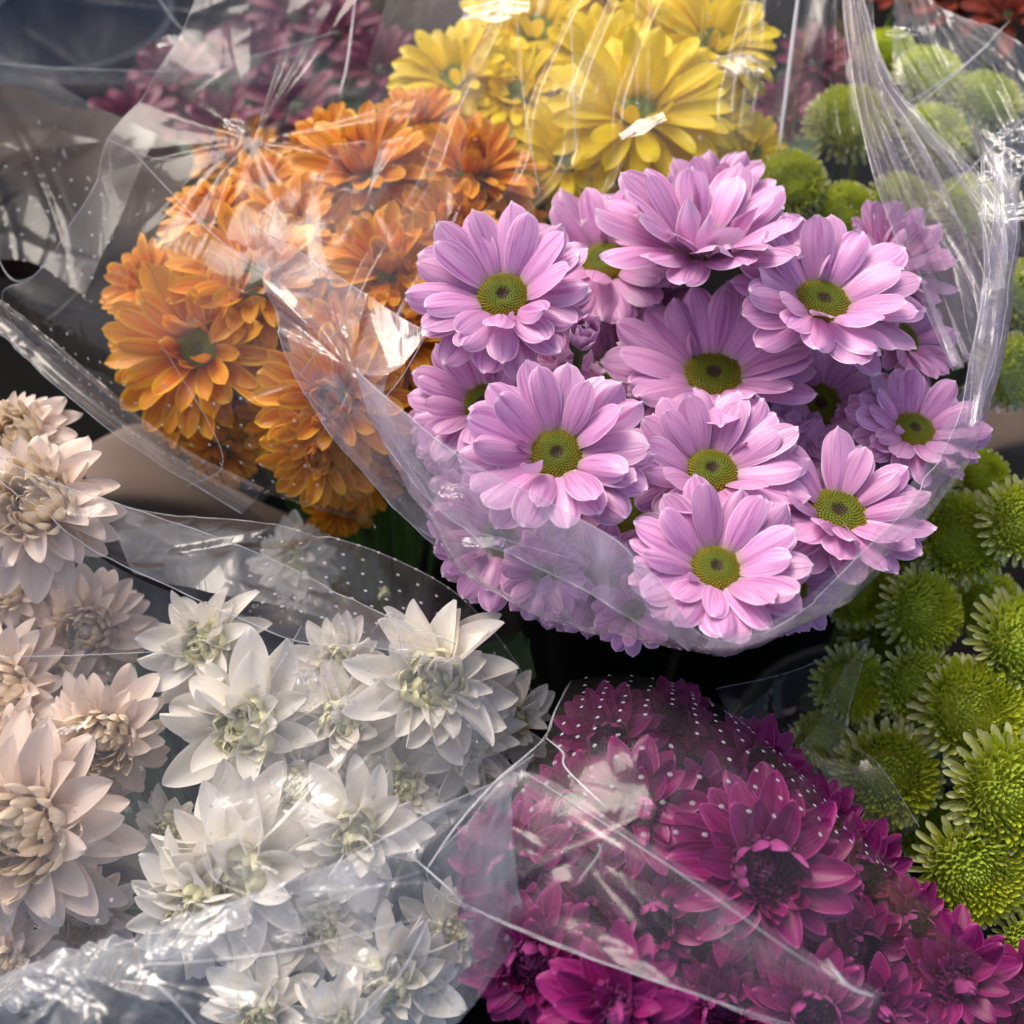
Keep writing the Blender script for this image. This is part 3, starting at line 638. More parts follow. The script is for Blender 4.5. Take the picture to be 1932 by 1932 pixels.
 ('yellow', 1260, 60, .515, 120, .1, .4, 'yellow chrysanthemum at the top between the centre and right ones', 'yellow', {}),
 ('yellow', 1160, 340, .480, 100, .0, .0, 'yellow chrysanthemum low down above the side-on pink daisy', 'yellow', {}),
 ('yellow', 1420, 290, .500, 80, .4, .0, 'yellow chrysanthemum lowest at the right side of the yellow bouquet', 'yellow', {}),
 # green rear
 ('green', 1600, 235, .500, 88, -.1, .3, 'green pompon at the back left of the rear cluster', 'green_back', {}),
 ('green', 1490, 350, .480, 75, -.2, .2, 'dull green pompon right of the yellow bouquet', 'green_back', {}),
 ('green', 1590, 405, .480, 70, .0, .1, 'green pompon just above the upper right pink daisy', 'green_back', {}),
 ('green', 1750, 145, .520, 72, .0, .4, 'bright green pompon in the clear gap at the top right', 'green_back', {}),
 ('green', 1675, 100, .540, 58, .0, .4, 'small green pompon touching the twisted film fold', 'green_back', {}),
 ('green', 1860, 195, .510, 75, .1, .4, 'green pompon at the top right below the rust red flowers', 'green_back', {}),
 ('green', 1760, 260, .500, 75, .1, .2, 'yellowish green pompon under the bright gap', 'green_back', {}),
 ('green', 1830, 400, .480, 80, .2, .2, 'green pompon blurred behind the white film glare', 'green_back', {}),
 ('green', 1930, 560, .460, 80, .3, .1, 'green pompon at the right edge beside the tall film band', 'green_back', {}),
 ('green', 1900, 700, .450, 80, .2, -.1, 'green pompon at the right edge above the brown paper', 'green_back', {}),
 ('green', 1700, 390, .490, 75, .2, .2, 'green pompon behind the gathered film pleats', 'green_back', {}),
 # green front
 ('green', 1812, 1015, .400, 98, -.1, .15, 'green pompon uppermost left of the front cluster', 'green', {}),
 ('green', 1925, 985, .385, 90, .1, .1, 'green pompon cut by the right edge near the brown paper', 'green', {}),
 ('green', 1615, 1110, .405, 82, -.2, .0, 'green pompon tucked under the pink sleeve rim', 'green', {}),
 ('green', 1735, 1155, .395, 92, .25, .1, 'green pompon with an orange tinged heart below the uppermost left one', 'green', {}),
 ('green', 1925, 1215, .385, 112, .15, .2, 'large bright green pompon at the right edge, level with the dark gap', 'green', {}),
 ('green', 1603, 1290, .395, 80, .0, .0, 'dim green pompon behind the thin film edge', 'green', {}),
 ('green', 1728, 1290, .392, 85, .1, -.1, 'green pompon with a reddish heart above the fringed one', 'green', {}),
 ('green', 1835, 1345, .380, 118, -.05, .30, 'green pompon with long fringed pale outer petals', 'green', {}),
 ('green_bud', 1545, 1392, .395, 62, -.1, .2, 'small green pompon bud with a reddish centre by the dark gap', 'green', {}),
 ('green', 1672, 1460, .385, 108, -.1, .0, 'green pompon half veiled by the magenta sleeve film', 'green', {}),
 ('green', 1905, 1495, .362, 132, .0, .1, 'largest green pompon, facing the viewer at the right edge', 'green', {}),
 ('green', 1830, 1640, .362, 118, -.05, -.1, 'green pompon nearest the sloping magenta sleeve edge', 'green', {}),
 ('green', 1935, 1775, .360, 78, .1, -.2, 'green pompon lowest at the right edge', 'green', {}),
 ('green', 1850, 1140, .430, 80, .1, .0, 'shaded green pompon deep between its brighter neighbours', 'green', {}),
 ('green', 1700, 1380, .435, 90, .0, .0, 'shaded green pompon behind the half veiled one', 'green', {}),
 ('green', 1740, 1550, .405, 80, .0, .0, 'shaded green pompon in the corner of the thin film sheet', 'green', {}),
 ('green', 1660, 1210, .435, 80, .0, .0, 'dark green pompon in the gap under the sleeve rim', 'green', {}),
 ('green', 1900, 1350, .410, 90, .1, .0, 'green pompon squeezed behind the fringed one at the right', 'green', {}),
 ('green', 1900, 1640, .395, 90, .1, .0, 'green pompon behind the lowest two at the right edge', 'green', {}),
 ('green', 1850, 900, .430, 60, .0, .2, 'small shaded green pompon just under the brown paper', 'green', {}),
 ('green', 1680, 1020, .440, 70, .0, .2, 'small dark green pompon right behind the pink sleeve rim', 'green', {}),
 ('green_bud', 1590, 1420, .44, 50, .0, .1, 'dark green pompon bud next to the reddish one', 'green', {}),
 ('plum', 250, 240, .66, 95, .0, .3, 'dusky plum flower leftmost of the back row above the brown paper', 'plum', {}),
 ('plum', 720, 130, .66, 100, .0, .3, 'dusky plum flower rightmost of the back row beside the pale yellow bloom', 'plum', {}),
 ('plum', 560, 30, .74, 100, .0, .3, 'dusky plum flower at the top edge of the picture', 'plum', {}),
 # magenta
 ('magenta', 1150, 1400, .360, 118, -.10, .25, 'magenta chrysanthemum at the top left of its sleeve under the dotted film', 'magenta', {}),
 ('magenta', 1425, 1460, .365, 125, .15, .45, 'magenta chrysanthemum upper right, dark heart tilted away', 'magenta', {}),
 ('magenta_open', 1205, 1520, .322, 150, .15, .20, 'bright magenta chrysanthemum with broad lit petals under the holes', 'magenta', {}),
 ('magenta_open', 1330, 1530, .345, 110, .1, .3, 'magenta chrysanthemum half hidden in the middle of the bouquet', 'magenta', {}),
 ('magenta', 975, 1640, .312, 140, -.15, .08, 'magenta chrysanthemum at the left with a dusky veiled heart', 'magenta', {}),
 ('magenta', 1440, 1640, .310, 195, .06, .15, 'largest magenta chrysanthemum with long tapering lower petals', 'magenta', {}),
 ('magenta', 1010, 1810, .300, 150, -.20, -.05, 'deep magenta chrysanthemum at the lower left outside the film lip', 'magenta', {}),
 ('magenta_open', 1165, 1905, .275, 165, .0, .25, 'vivid magenta chrysanthemum at the bottom, uncovered by film', 'magenta', {}),
 ('magenta', 1620, 1650, .350, 120, .35, .10, 'magenta chrysanthemum pressed to the right side of its sleeve', 'magenta', {}),
 ('magenta', 1620, 1790, .330, 110, .2, .1, 'magenta chrysanthemum with a dark heart right of the film fold', 'magenta', {}),
 ('magenta_open', 1800, 1850, .318, 140, .15, .20, 'magenta chrysanthemum at the bottom right under hazy film', 'magenta', {}),
 ('magenta', 1530, 1905, .300, 130, .0, .0, 'magenta chrysanthemum at the bottom edge beneath the fold', 'magenta', {}),
 ('magenta', 1230, 1730, .318, 125, .0, .0, 'magenta chrysanthemum with drooping petals in the shade of the largest one', 'magenta', {}),
 ('magenta', 1360, 1900, .312, 120, .0, -.1, 'dark magenta chrysanthemum at the bottom edge right of the vivid one', 'magenta', {}),
 ('magenta', 1930, 1880, .330, 100, .3, .1, 'magenta chrysanthemum in the bottom right corner', 'magenta', {}),
 ('magenta', 1090, 1520, .345, 110, -.1, .1, 'shaded magenta chrysanthemum left of the bright broad petalled one', 'magenta', {}),
 ('magenta', 1270, 1360, .375, 85, .1, .3, 'small dusky magenta chrysanthemum at the very top of the sleeve', 'magenta', {}),
 ('magenta', 1550, 1560, .355, 100, .2, .2, 'magenta chrysanthemum in shade above the right side one', 'magenta', {}),
 ('magenta', 1720, 1740, .345, 90, .2, .1, 'magenta chrysanthemum between the fold and the bottom right bloom', 'magenta', {}),
 ('magenta', 1120, 1720, .325, 120, -.1, .0, 'shaded magenta chrysanthemum under the left side bloom', 'magenta', {}),
 ('magenta_open', 1660, 1900, .310, 110, .1, .1, 'magenta chrysanthemum at the bottom edge left of the bottom right bloom', 'magenta', {}),
 # white
 ('white', 395, 1215, 0.384, 143, -.15, .20, 'white chrysanthemum with pointed petals and a yellow-green heart, upper left of the white bouquet', 'white', {}),
 ('white', 480, 1370, 0.362, 187, -.10, .10, 'white chrysanthemum with long petals in the middle left of the bouquet', 'white', {}),
 ('white_bud', 372, 1425, 0.369, 66, -.1, -.1, 'cream white bud at the left of the bouquet', 'white', {}),
 ('white', 650, 1360, 0.364, 143, .0, .10, 'cream white chrysanthemum in the middle of the bouquet', 'white', {}),
 ('white', 815, 1290, 0.357, 192, .15, .20, 'large white chrysanthemum at the upper right of the white bouquet', 'white', {}),
 ('white', 675, 1570, 0.324, 154, .05, .05, 'white chrysanthemum with curled inner petals above the film band', 'white', {}),
 ('white', 470, 1640, 0.330, 209, -.20, .05, 'white chrysanthemum with long petals reaching left', 'white', {}),
 ('white', 390, 1700, 0.324, 165, -.15, -.15, 'white chrysanthemum lowest left with a swooping white petal', 'white', {}),
 ('white', 880, 1410, 0.362, 132, .25, .0, 'white chrysanthemum near the tip of the magenta sleeve', 'white', {}),
 ('white', 560, 1055, 0.462, 96, .0, .20, 'dim cream chrysanthemum behind the folded film band', 'white', {}),
 ('white', 500, 1900, 0.312, 132, -.1, .0, 'white chrysanthemum under wrinkled film at the bottom', 'white', {}),
 ('white', 740, 1840, 0.320, 165, .05, .05, 'large hazy white chrysanthemum at the bottom beside the magenta ones', 'white', {}),
 ('white', 610, 1730, 0.330, 132, .0, .0, 'white chrysanthemum veiled by the band of film', 'white', {}),
 ('white', 555, 1480, 0.362, 143, -.1, .0, 'white chrysanthemum with star shaped petals behind the film edge', 'white', {}),
 ('white', 760, 1480, 0.362, 121, .1, .0, 'shaded white chrysanthemum deep in the bouquet', 'white', {}),
 ('white_bud', 725, 1120, 0.434, 40, .1, .2, 'small closed cream bud in the dark behind the dotted film', 'white', {}),
 ('white', 960, 1360, .375, 105, .3, .1, 'shaded white chrysanthemum at the right edge of the white bouquet by the black gap', 'white', {}),
 ('white', 330, 1560, .375, 100, -.2, .0, 'shaded white chrysanthemum beneath the long left-reaching petals', 'white', {}),
 ('white', 640, 1250, .380, 105, .0, .2, 'white chrysanthemum at the top of the bouquet under the folded film lip', 'white', {}),
 ('white', 850, 1750, .330, 110, .1, .0, 'veiled white chrysanthemum right beside the leftmost magenta petals', 'white', {}),
 ('white', 640, 1930, .300, 120, .0, .0, 'blurred white chrysanthemum cut by the bottom edge under wrinkled film', 'white', {}),
 # peach
 ('peach', 150, 1490, .385, 110, .1, .0, 'shaded peach chrysanthemum above and right of the golden hearted one', 'peach', {}),
 ('peach', 110, 1300, .395, 110, .0, .0, 'pale peach chrysanthemum between the dull pinkish and the salmon one', 'peach', {}),
 ('peach', 160, 1720, .360, 110, .1, -.1, 'peach chrysanthemum low at the left with hanging spoon shaped petals', 'peach', {}),
 ('peach', 30, 1420, .370, 120, .0, .0, 'peach chrysanthemum crowding behind the golden hearted one', 'peach', {}),
 ('peach', 40, 830, 0.404, 121, -.1, .40, 'peach chrysanthemum highest on the left edge', 'peach', {}),
 ('peach', 75, 960, 0.374, 176, .05, .30, 'peach chrysanthemum with a pointed petal against the dark gap', 'peach', {}),
 ('peach', 170, 1190, 0.404, 132, .1, .10, 'dull pinkish peach chrysanthemum under the film', 'peach', {}),
 ('peach', 200, 1390, 0.366, 143, .15, -.10, 'peach chrysanthemum next to the white bouquet', 'peach', {}),
 ('peach', 55, 1570, 0.339, 231, .0, .10, 'largest peach chrysanthemum with a golden heart', 'peach', {}),
 ('peach', 10, 1300, 0.384, 143, -.1, .1, 'salmon peach chrysanthemum at the left edge above the golden one', 'peach', {}),
 ('peach', 20, 1100, 0.404, 121, -.1, .0, 'peach chrysanthemum with drooping petals at the left edge', 'peach', {}),
 ('peach', 20, 1810, 0.339, 110, -.1, -.2, 'pinkish peach chrysanthemum in the lower left corner', 'peach', {}),
 # far behind
 ('plum', 330, 150, .70, 90, .0, .3, 'plum coloured flower at the back left behind the film', 'plum', {}),
 ('plum', 480, 110, .68, 95, .1, .3, 'plum coloured flower at the back, middle of three', 'plum', {}),
 ('plum', 560, 200, .62, 100, .0, .3, 'plum coloured flower right above the rusty orange one', 'plum', {}),
 ('plum', 420, 240, .60, 85, .0, .3, 'plum coloured flower behind the starburst of creases', 'plum', {}),
 ('plum', 640, 60, .70, 80, .0, .3, 'plum coloured flower near the brown paper', 'plum', {}),
 ('plum', 1540, 120, .66, 80, .0, .3, 'plum coloured flower behind the bright film streak', 'green_back', {}),
 ('plum', 1480, 210, .60, 70, .0, .3, 'plum coloured flower right of the yellow bouquet', 'green_back', {}),
 ('rust', 1800, -10, .66, 110, .0, .3, 'rust red flower at the top right', 'green_back', {}),
 ('rust', 1905, 30, .64, 90, .0, .3, 'rust red flower in the top right corner', 'green_back', {}),
 ('rust', 1700, -20, .68, 80, .0, .3, 'rust red flower at the top beside the twisted fold', 'green_back', {}),
]
for i, (st, u, v, d, r, nx, ny, lab, bq, kw) in enumerate(FL):
    flower(st, u, v, d, r, nx, ny, lab, B[bq], i + 1, **kw)
# ------------------------------------------------------------------ cellophane
def crumple(U, seed, n, amp, wid=(.003, .010), length=(.02, .06), ang=None):
    "sum of sharp straight ridges, each fading along its length"
    rg = np.random.RandomState(seed); H = np.zeros(U.shape[:2]); lo = U.reshape(-1, 2).min(0); hi = U.reshape(-1, 2).max(0)
    for _ in range(n):
        c = rg.uniform(lo, hi); a = rg.uniform(0, math.pi) if ang is None else ang + rg.normal(0, .25)
        dx = U[..., 0] - c[0]; dy = U[..., 1] - c[1]
        p = dx * math.cos(a) + dy * math.sin(a); q = -dx * math.sin(a) + dy * math.cos(a)
        w = rg.uniform(*wid); L = rg.uniform(*length)
        ridge = np.maximum(0, 1 - np.abs(q) / (w * np.maximum(.15, 1 - (p / L) ** 2)))
        H += rg.choice([-1, 1]) * rg.uniform(.4, 1) * amp * ridge * np.maximum(0, 1 - (p / L) ** 2) ** .5 * (np.abs(p) < L)
    return H
def facets(U, seed, scale, amp):
    "lower envelope of random tilted planes: flat facets that meet in sharp folds"
    rg = np.random.RandomState(seed); lo = U.reshape(-1, 2).min(0); hi = U.reshape(-1, 2).max(0)
    n = max(4, int(np.prod((hi - lo) / scale))); C = rg.uniform(lo, hi, (min(n, 400), 2)); T = rg.normal(0, 1, (len(C), 2)); O = rg.uniform(0, .6, len(C))
    D = ((U[..., None, :] - C) ** 2).sum(-1); i = np.argmin(D + O * scale ** 2, -1)
    f1 = np.sqrt(np.take_along_axis(D, i[..., None], -1)[..., 0]) / scale
    return -amp * np.minimum(f1, 1.2)
def star(U, c, n, amp, rad, seed=0):
    rg = np.random.RandomState(seed); d = U - np.array(c); r = np.sqrt((d ** 2).sum(-1)) + 1e-6; a = np.arctan2(d[..., 1], d[..., 0])
    H = np.zeros(r.shape)
    for _ in range(n):
        a0 = rg.uniform(-math.pi, math.pi); k = rg.uniform(4, 14); q = np.abs((a - a0 + math.pi) % (2 * math.pi) - math.pi)
        H += rg.uniform(.3, 1) * np.maximum(0, 1 - q * k) * rg.choice([-1, 1])
    return amp * H * np.minimum(r / rad, 1) * np.exp(-(r / (rad * 2.2)) ** 2)
SLEEVES = {}
def sleeve(key, label, group='clear cellophane sleeves'):
    o = bpy.data.objects.new('cellophane_sleeve', None); col.objects.link(o); b = B[key]; o.location = (b.x, b.y, .3)
    tag(o, label, 'flower sleeve', group); SLEEVES[key] = o; return o
def film(key, name, ctrl, mat='film', nu=110, nv=110, seed=1, fac=(0, 0), cr=(0, 0), crk={}, wave=.0015, pleats=(), stars=(), edges='', holes=None, hsp=.0085, erad=.00016, label=None):
    par = SLEEVES[key]; P = surf(ctrl, nu, nv); U = uvm(P).reshape(nv, nu, 2); N = normals(P); rg = np.random.RandomState(seed)
    gu, gv = np.meshgrid(np.linspace(0, 1, nu), np.linspace(0, 1, nv)); H = np.zeros((nv, nu))
    for _ in range(7):
        a = rg.uniform(0, 6.28); k = rg.uniform(25, 160); H += np.sin((U[..., 0] * np.cos(a) + U[..., 1] * np.sin(a)) * k + rg.uniform(0, 6)) * wave / 4
    if fac[1]: H += facets(U, seed + 5, fac[0], fac[1])
    if cr[0]: H += crumple(U, seed + 9, cr[0], cr[1], **crk)
    for (pu, pw, pa) in pleats:        # ridge along v at pu
        q = (gu - pu) / pw; H += pa * np.maximum(0, 1 - np.abs(q)) ** .8
    for (su, sv, n, amp, rad) in stars:
        H += star(U, U[int(sv * (nv - 1)), int(su * (nu - 1))], n, amp, rad, seed)
    P = P + N * H[..., None]
    po = np.array(par.location)
    o = link(name, mesh(name, P.reshape(-1, 3) - po, grid_faces(nu, nv), MAT[mat], uvm(P)), par)
    if label: o['label'] = label
    lines = {'L': P[:, 0], 'R': P[:, -1], 'T': P[0], 'B': P[-1]}
    for e in edges:
        V, F = tube_geo([Vector(p) - Vector(po) for p in lines[e]], lambda t: erad * (.75 + .4 * math.sin(t * 37) ** 2), 5)
        link('film_edge', mesh('film_edge', V, F, MAT['edge']), par)
    if holes:
        V2 = []; F2 = []; Uf = U.reshape(-1, 2); Pf = P.reshape(-1, 3); N2 = normals(P).reshape(-1, 3)
        lo = Uf.min(0); hi = Uf.max(0); parts = []
        us = np.arange(lo[0], hi[0], hsp); vs = np.arange(lo[1], hi[1], hsp)
        for jj, vv in enumerate(vs):
            for uu in us:
                q = np.array((uu + (hsp / 2 if jj % 2 else 0), vv)); k = int(((Uf - q) ** 2).sum(1).argmin())
                if ((Uf[k] - q) ** 2).sum() > (hsp * .35) ** 2: continue
                a, b = (k % nu) / nu, (k // nu) / nv
                if not holes(a, b) or rg.rand() < .05 + .25 * (math.sin(uu * 160 + 3 * math.sin(vv * 120)) > .75): continue
                f = frame(Vector(N2[k])); c = Vector(Pf[k]) - Vector(po); v = []; fs = []
                for s in range(9):
                    A = 2 * math.pi * s / 9
                    for t in range(4):
                        Bq = 2 * math.pi * t / 4; rr = .00052 + .00018 * math.cos(Bq)
                        v.append(c + f @ Vector((rr * math.cos(A), rr * math.sin(A) * .8, .00015 * math.sin(Bq))))
                for s in range(9):
                    for t in range(4): fs.append((s * 4 + t, ((s + 1) % 9) * 4 + t, ((s + 1) % 9) * 4 + (t + 1) % 4, s * 4 + (t + 1) % 4))
                parts.append((v, fs))
        if parts:
            V, F, _ = join(parts); ho = link('punched_holes', mesh('punched_holes', V, F, MAT['ring']), par); ho['kind'] = 'stuff'
    return P
def crease(key, pts, rad=.0002, n=40, mat='edge'):
    "a sharp fold line or free film edge following (u, v, depth) points"
    par = SLEEVES[key]; c = cr1(np.array([list(at(*p)) for p in pts], dtype=float), n)
    V, F = tube_geo([Vector(p) - par.location for p in c], lambda t: rad * (.35 + .65 * math.sin(math.pi * min(1, t * 1.02 + .02)) ** .5), 5)
    link('film_fold_or_glint', mesh('film_fold_or_glint', V, F, MAT[mat]), par)
HV = (Vector((0, 0, 1)) + SUN_CAM).normalized()
def glint(key, u, v, d, wpx, hpx, ang, seed, amp=.10, mat='film', tilt=(0, 0)):
    "small crumpled film piece added as a highlight, turned to mirror the sun"
    par = SLEEVES[key]; vd = Vector(((u - 966) / W0, -(v - 966) / W0, -1)).normalized()
    h = (SUN_CAM - vd).normalized() + Vector((tilt[0], tilt[1], 0)); n = (CR @ h).normalized()
    f = frame(n); c = at(u, v, d); sx = wpx / W0 * d / 2; sy = hpx / W0 * d / 2
    # in-plane axis matching the image angle
    ax = CR @ Vector((math.cos(ang), math.sin(ang), 0)); ax = (ax - n * ax.dot(n)).normalized(); ay = n.cross(ax)
    rg = np.random.RandomState(seed); nu = nv = 24; V = []; UVs = []
    g = np.stack(np.meshgrid(np.linspace(-1, 1, nu), np.linspace(-1, 1, nv)), -1)
    H = facets(g, seed, .7, amp) + crumple(g, seed, 6, amp * .7, (.1, .4), (.5, 1.6))
    for j in range(nv):
        for i in range(nu):
            a, b = g[j, i]; r = max(abs(a), abs(b)); wv = 1 - .45 * abs(a) ** 1.5 + .12 * math.sin(a * 5 + seed)
            V.append(c + ax * (a * sx) + ay * (b * sy * wv) + n * (H[j, i] * min(sx, sy)) - par.location); UVs.append((a * sx + 2 + seed, b * sy + 2))
    link('film_fold_or_glint', mesh('film_fold_or_glint', V, grid_faces(nu, nv), MAT[mat], np.array(UVs)), par)
def drops(key, spec, seed):
    par = SLEEVES[key]; rg = random.Random(seed); parts = []
    for (u, v, d, su, sv, n, r) in spec:
        for _ in range(n):
            c = at(rg.gauss(u, su), rg.gauss(v, sv), d); f = CR @ Matrix.Rotation(rg.uniform(0, 3), 3, 'Z'); s = r * rg.uniform(.5, 1.3)
            e = rg.uniform(1, 1.9); vs = []; fs = []
            for j in range(6):
                th = math.pi * j / 5
                for k in range(8):
                    a = 2 * math.pi * k / 8; vs.append(c - par.location + f @ Vector((s * e * math.sin(th) * math.cos(a), s * math.sin(th) * math.sin(a), .55 * s * math.cos(th))))
            for j in range(5):
                for k in range(8): fs.append((j * 8 + k, j * 8 + (k + 1) % 8, (j + 1) * 8 + (k + 1) % 8, (j + 1) * 8 + k))
            parts.append((vs, fs))
    V, F, _ = join(parts); o = link('water_droplets', mesh('water_droplets', V, F, MAT['drop']), par); o['kind'] = 'stuff'

# pink sleeve
sleeve('pink', 'clear cellophane sleeve open around the pink daisies, milky at its lower left')
film('pink', 'front_film', [
  [(672, 692, .338), (770, 775, .326), (900, 872, .314), (1040, 950, .308), (1180, 1024, .300), (1262, 1120, .292), (1330, 1190, .292), (1440, 1185, .298), (1560, 1100, .312), (1690, 965, .328), (1770, 840, .342), (1826, 690, .356), (1856, 520, .372), (1872, 330, .39)],
  [(685, 730, .342), (770, 850, .330), (880, 960, .322), (1010, 1040, .316), (1150, 1100, .308), (1260, 1170, .300), (1330, 1210, .299), (1440, 1200, .305), (1580, 1115, .319), (1705, 985, .335), (1795, 850, .349), (1848, 710, .362), (1880, 540, .376), (1895, 330, .393)],
  [(705, 790, .350), (790, 930, .342), (870, 1065, .338), (985, 1140, .334), (1110, 1180, .328), (1230, 1212, .322), (1320, 1224, .320), (1430, 1214, .325), (1590, 1125, .338), (1722, 1000, .352), (1812, 866, .364), (1868, 740, .376), (1908, 560, .388), (1918, 330, .40)],
  [(740, 830, .40), (830, 950, .40), (890, 1060, .40), (990, 1120, .40), (1110, 1150, .395), (1230, 1175, .39), (1320, 1180, .39), (1430, 1165, .39), (1580, 1080, .40), (1700, 960, .41), (1780, 850, .42), (1840, 730, .43), (1880, 560, .44), (1890, 330, .45)],
 ], mat='film_pink', nu=200, nv=70, seed=3, fac=(.030, .0022), cr=(26, .0014), wave=.001, edges='TL', holes=lambda a, b: (.12 < a < .50 and .60 < b < .95), hsp=.0062)
film('pink', 'back_film', [
  [(850, -60, .43), (1000, -60, .44), (1180, -60, .44), (1400, -60, .44), (1580, -60, .44), (1640, -60, .43)],
  [(700, 190, .412), (880, 170, .422), (1080, 170, .430), (1330, 170, .430), (1580, 170, .425), (1670, 170, .415)],
  [(600, 330, .402), (820, 330, .41), (1050, 330, .422), (1330, 330, .425), (1600, 320, .42), (1720, 350, .41)],
  [(475, 425, .385), (720, 470, .385), (900, 470, .40), (1300, 500, .44), (1600, 500, .44), (1790, 520, .42)],
  [(520, 580, .378), (660, 600, .375), (830, 600, .395), (1300, 640, .45), (1640, 640, .45), (1830, 640, .42)],
 ], mat='film_dimmed', nu=200, nv=140, seed=8, fac=(.05, .0012), cr=(24, .0012), crk=dict(wid=(.002, .008), length=(.03, .1), ang=1.45), wave=.002,
     pleats=((.17, .03, .006), (.33, .012, .004), (.42, .02, -.006), (.47, .010, .005), (.62, .02, .005), (.80, .018, .009), (.87, .012, -.006)))
film('pink', 'side_flap', [
  [(475, 425, .376), (580, 485, .371), (690, 560, .364), (806, 628, .352)],
  [(510, 560, .374), (590, 600, .366), (680, 640, .358), (770, 680, .348)],
  [(560, 715, .370), (620, 730, .362), (680, 740, .354), (730, 750, .346)],
  [(640, 835, .368), (700, 850, .36), (750, 860, .352), (800, 880, .345)],
  [(735, 945, .366), (780, 960, .36), (820, 960, .354), (860, 965, .345)],
  [(850, 1040, .362), (880, 1045, .356), (900, 1045, .352), (930, 1050, .346)],
 ], mat='film_pink', nu=80, nv=130, seed=12, fac=(.016, .0014), cr=(14, .0012), stars=((.6, .33, 16, .003, .018),), edges='LT')
crease('pink', [(806, 440, .385), (822, 420, .385), (812, 520, .375), (806, 628, .352)], .00016)
crease('pink', [(806, 628, .352), (755, 715, .35), (690, 790, .352)], .00018)
crease('pink', [(560, 715, .370), (620, 640, .366), (700, 590, .36)], .00018)
crease('pink', [(1180, 1024, .300), (1200, 1090, .303), (1225, 1150, .306), (1300, 1222, .315)], .00018)
crease('pink', [(975, 40, .44), (990, 200, .425), (1020, 380, .41)], .00018)
crease('pink', [(1075, 0, .45), (1082, 160, .43), (1086, 330, .42)], .0002)
crease('pink', [(672, 692, .338), (760, 860, .333), (850, 980, .33), (960, 1020, .325), (1100, 1060, .318)], .0002)
film('pink', 'gathered_fold', [
  [(1585, -60, .44), (1592, -60, .44), (1600, -60, .44), (1606, -60, .44), (1612, -60, .44)],
  [(1608, 140, .42), (1625, 138, .42), (1640, 135, .42), (1655, 130, .42), (1672, 128, .42)],
  [(1640, 300, .405), (1670, 290, .402), (1700, 270, .40), (1730, 255, .402), (1760, 240, .405)],
  [(1690, 450, .395), (1725, 430, .39), (1760, 400, .388), (1800, 370, .39), (1850, 345, .395)],
  [(1750, 590, .39), (1780, 570, .383), (1810, 530, .38), (1845, 470, .38), (1890, 400, .385)],
  [(1800, 700, .38), (1820, 680, .372), (1840, 650, .37), (1865, 580, .368), (1900, 500, .37)],
 ], mat='film_pink', nu=120, nv=120, seed=21, cr=(10, .0012), crk=dict(ang=1.5), wave=.001,
     pleats=[(.06 + .085 * i, .04, .0035 * (-1) ** i) for i in range(11)], edges='RL', erad=.0002)
film('pink', 'tall_band', [
  [(1850, 300, .372), (1870, 290, .37), (1890, 290, .37), (1912, 300, .372)],
  [(1856, 460, .365), (1876, 450, .362), (1895, 450, .362), (1915, 460, .366)],
  [(1842, 620, .360), (1862, 620, .356), (1880, 620, .356), (1895, 620, .362)],
  [(1815, 800, .352), (1830, 800, .348), (1848, 795, .349), (1866, 770, .356)],
 ], mat='film_pink', nu=50, nv=90, seed=24, pleats=((.3, .2, .002), (.7, .15, -.002)), cr=(6, .001), edges='LR', erad=.0002)
film('pink', 'inner_lip', [
  [(672, 694, .334), (770, 778, .322), (900, 875, .310), (1040, 953, .304), (1180, 1027, .296), (1262, 1122, .288), (1325, 1192, .288)],
  [(690, 760, .333), (780, 850, .322), (895, 940, .312), (1020, 1000, .306), (1150, 1060, .298), (1240, 1140, .291), (1315, 1205, .291)],
  [(720, 830, .334), (800, 930, .325), (890, 1010, .317), (1000, 1065, .311), (1120, 1120, .304), (1220, 1180, .297), (1303, 1220, .295)],
 ], mat='film_milky', nu=120, nv=40, seed=15, fac=(.03, .001), cr=(14, .0010), wave=.0008, edges='B', erad=.0001)
film('pink', 'right_rim', [
  [(1340, 1196, .290), (1440, 1180, .296), (1560, 1094, .310), (1690, 958, .326), (1768, 835, .340), (1824, 690, .354), (1854, 520, .370)],
  [(1335, 1208, .292), (1442, 1194, .299), (1575, 1110, .313), (1706, 978, .329), (1790, 848, .343), (1846, 705, .357), (1878, 530, .373)],
  [(1325, 1221, .296), (1436, 1212, .303), (1590, 1124, .318), (1722, 1000, .334), (1812, 864, .348), (1868, 738, .362), (1900, 555, .378)],
 ], mat='film_pink', nu=130, nv=24, seed=17, cr=(12, .0009), wave=.0008)
# orange sleeve
sleeve('orange', 'wide clear cellophane sleeve over the orange chrysanthemums with rows of punched holes')
film('orange', 'outer_film', [
  [(400, -60, .445), (560, -60, .44), (780, -60, .44), (1000, -60, .445)],
  [(312, 118, .436), (480, 150, .432), (680, 180, .43), (900, 200, .435)],
  [(212, 250, .43), (400, 300, .42), (620, 350, .418), (850, 380, .42)],
  [(150, 395, .425), (330, 480, .402), (600, 520, .395), (830, 560, .40)],
  [(62, 522, .43), (260, 640, .396), (520, 700, .385), (770, 740, .392)],
  [(10, 560, .435), (270, 760, .405), (500, 830, .385), (720, 860, .385)],
  [(60, 650, .46), (340, 870, .44), (520, 940, .42), (700, 985, .41)],
  [(200, 700, .52), (440, 860, .50), (560, 900, .50), (720, 940, .50)],
 ], mat='film_dimmed', nu=180, nv=190, seed=31, fac=(.05, .0012), cr=(22, .0011), wave=.0018, stars=((.42, .24, 22, .0035, .030), (.78, .3, 8, .002, .02)), edges='L',
     holes=lambda a, b: .10 < a < .85 and .63 < b < .87, hsp=.0095)
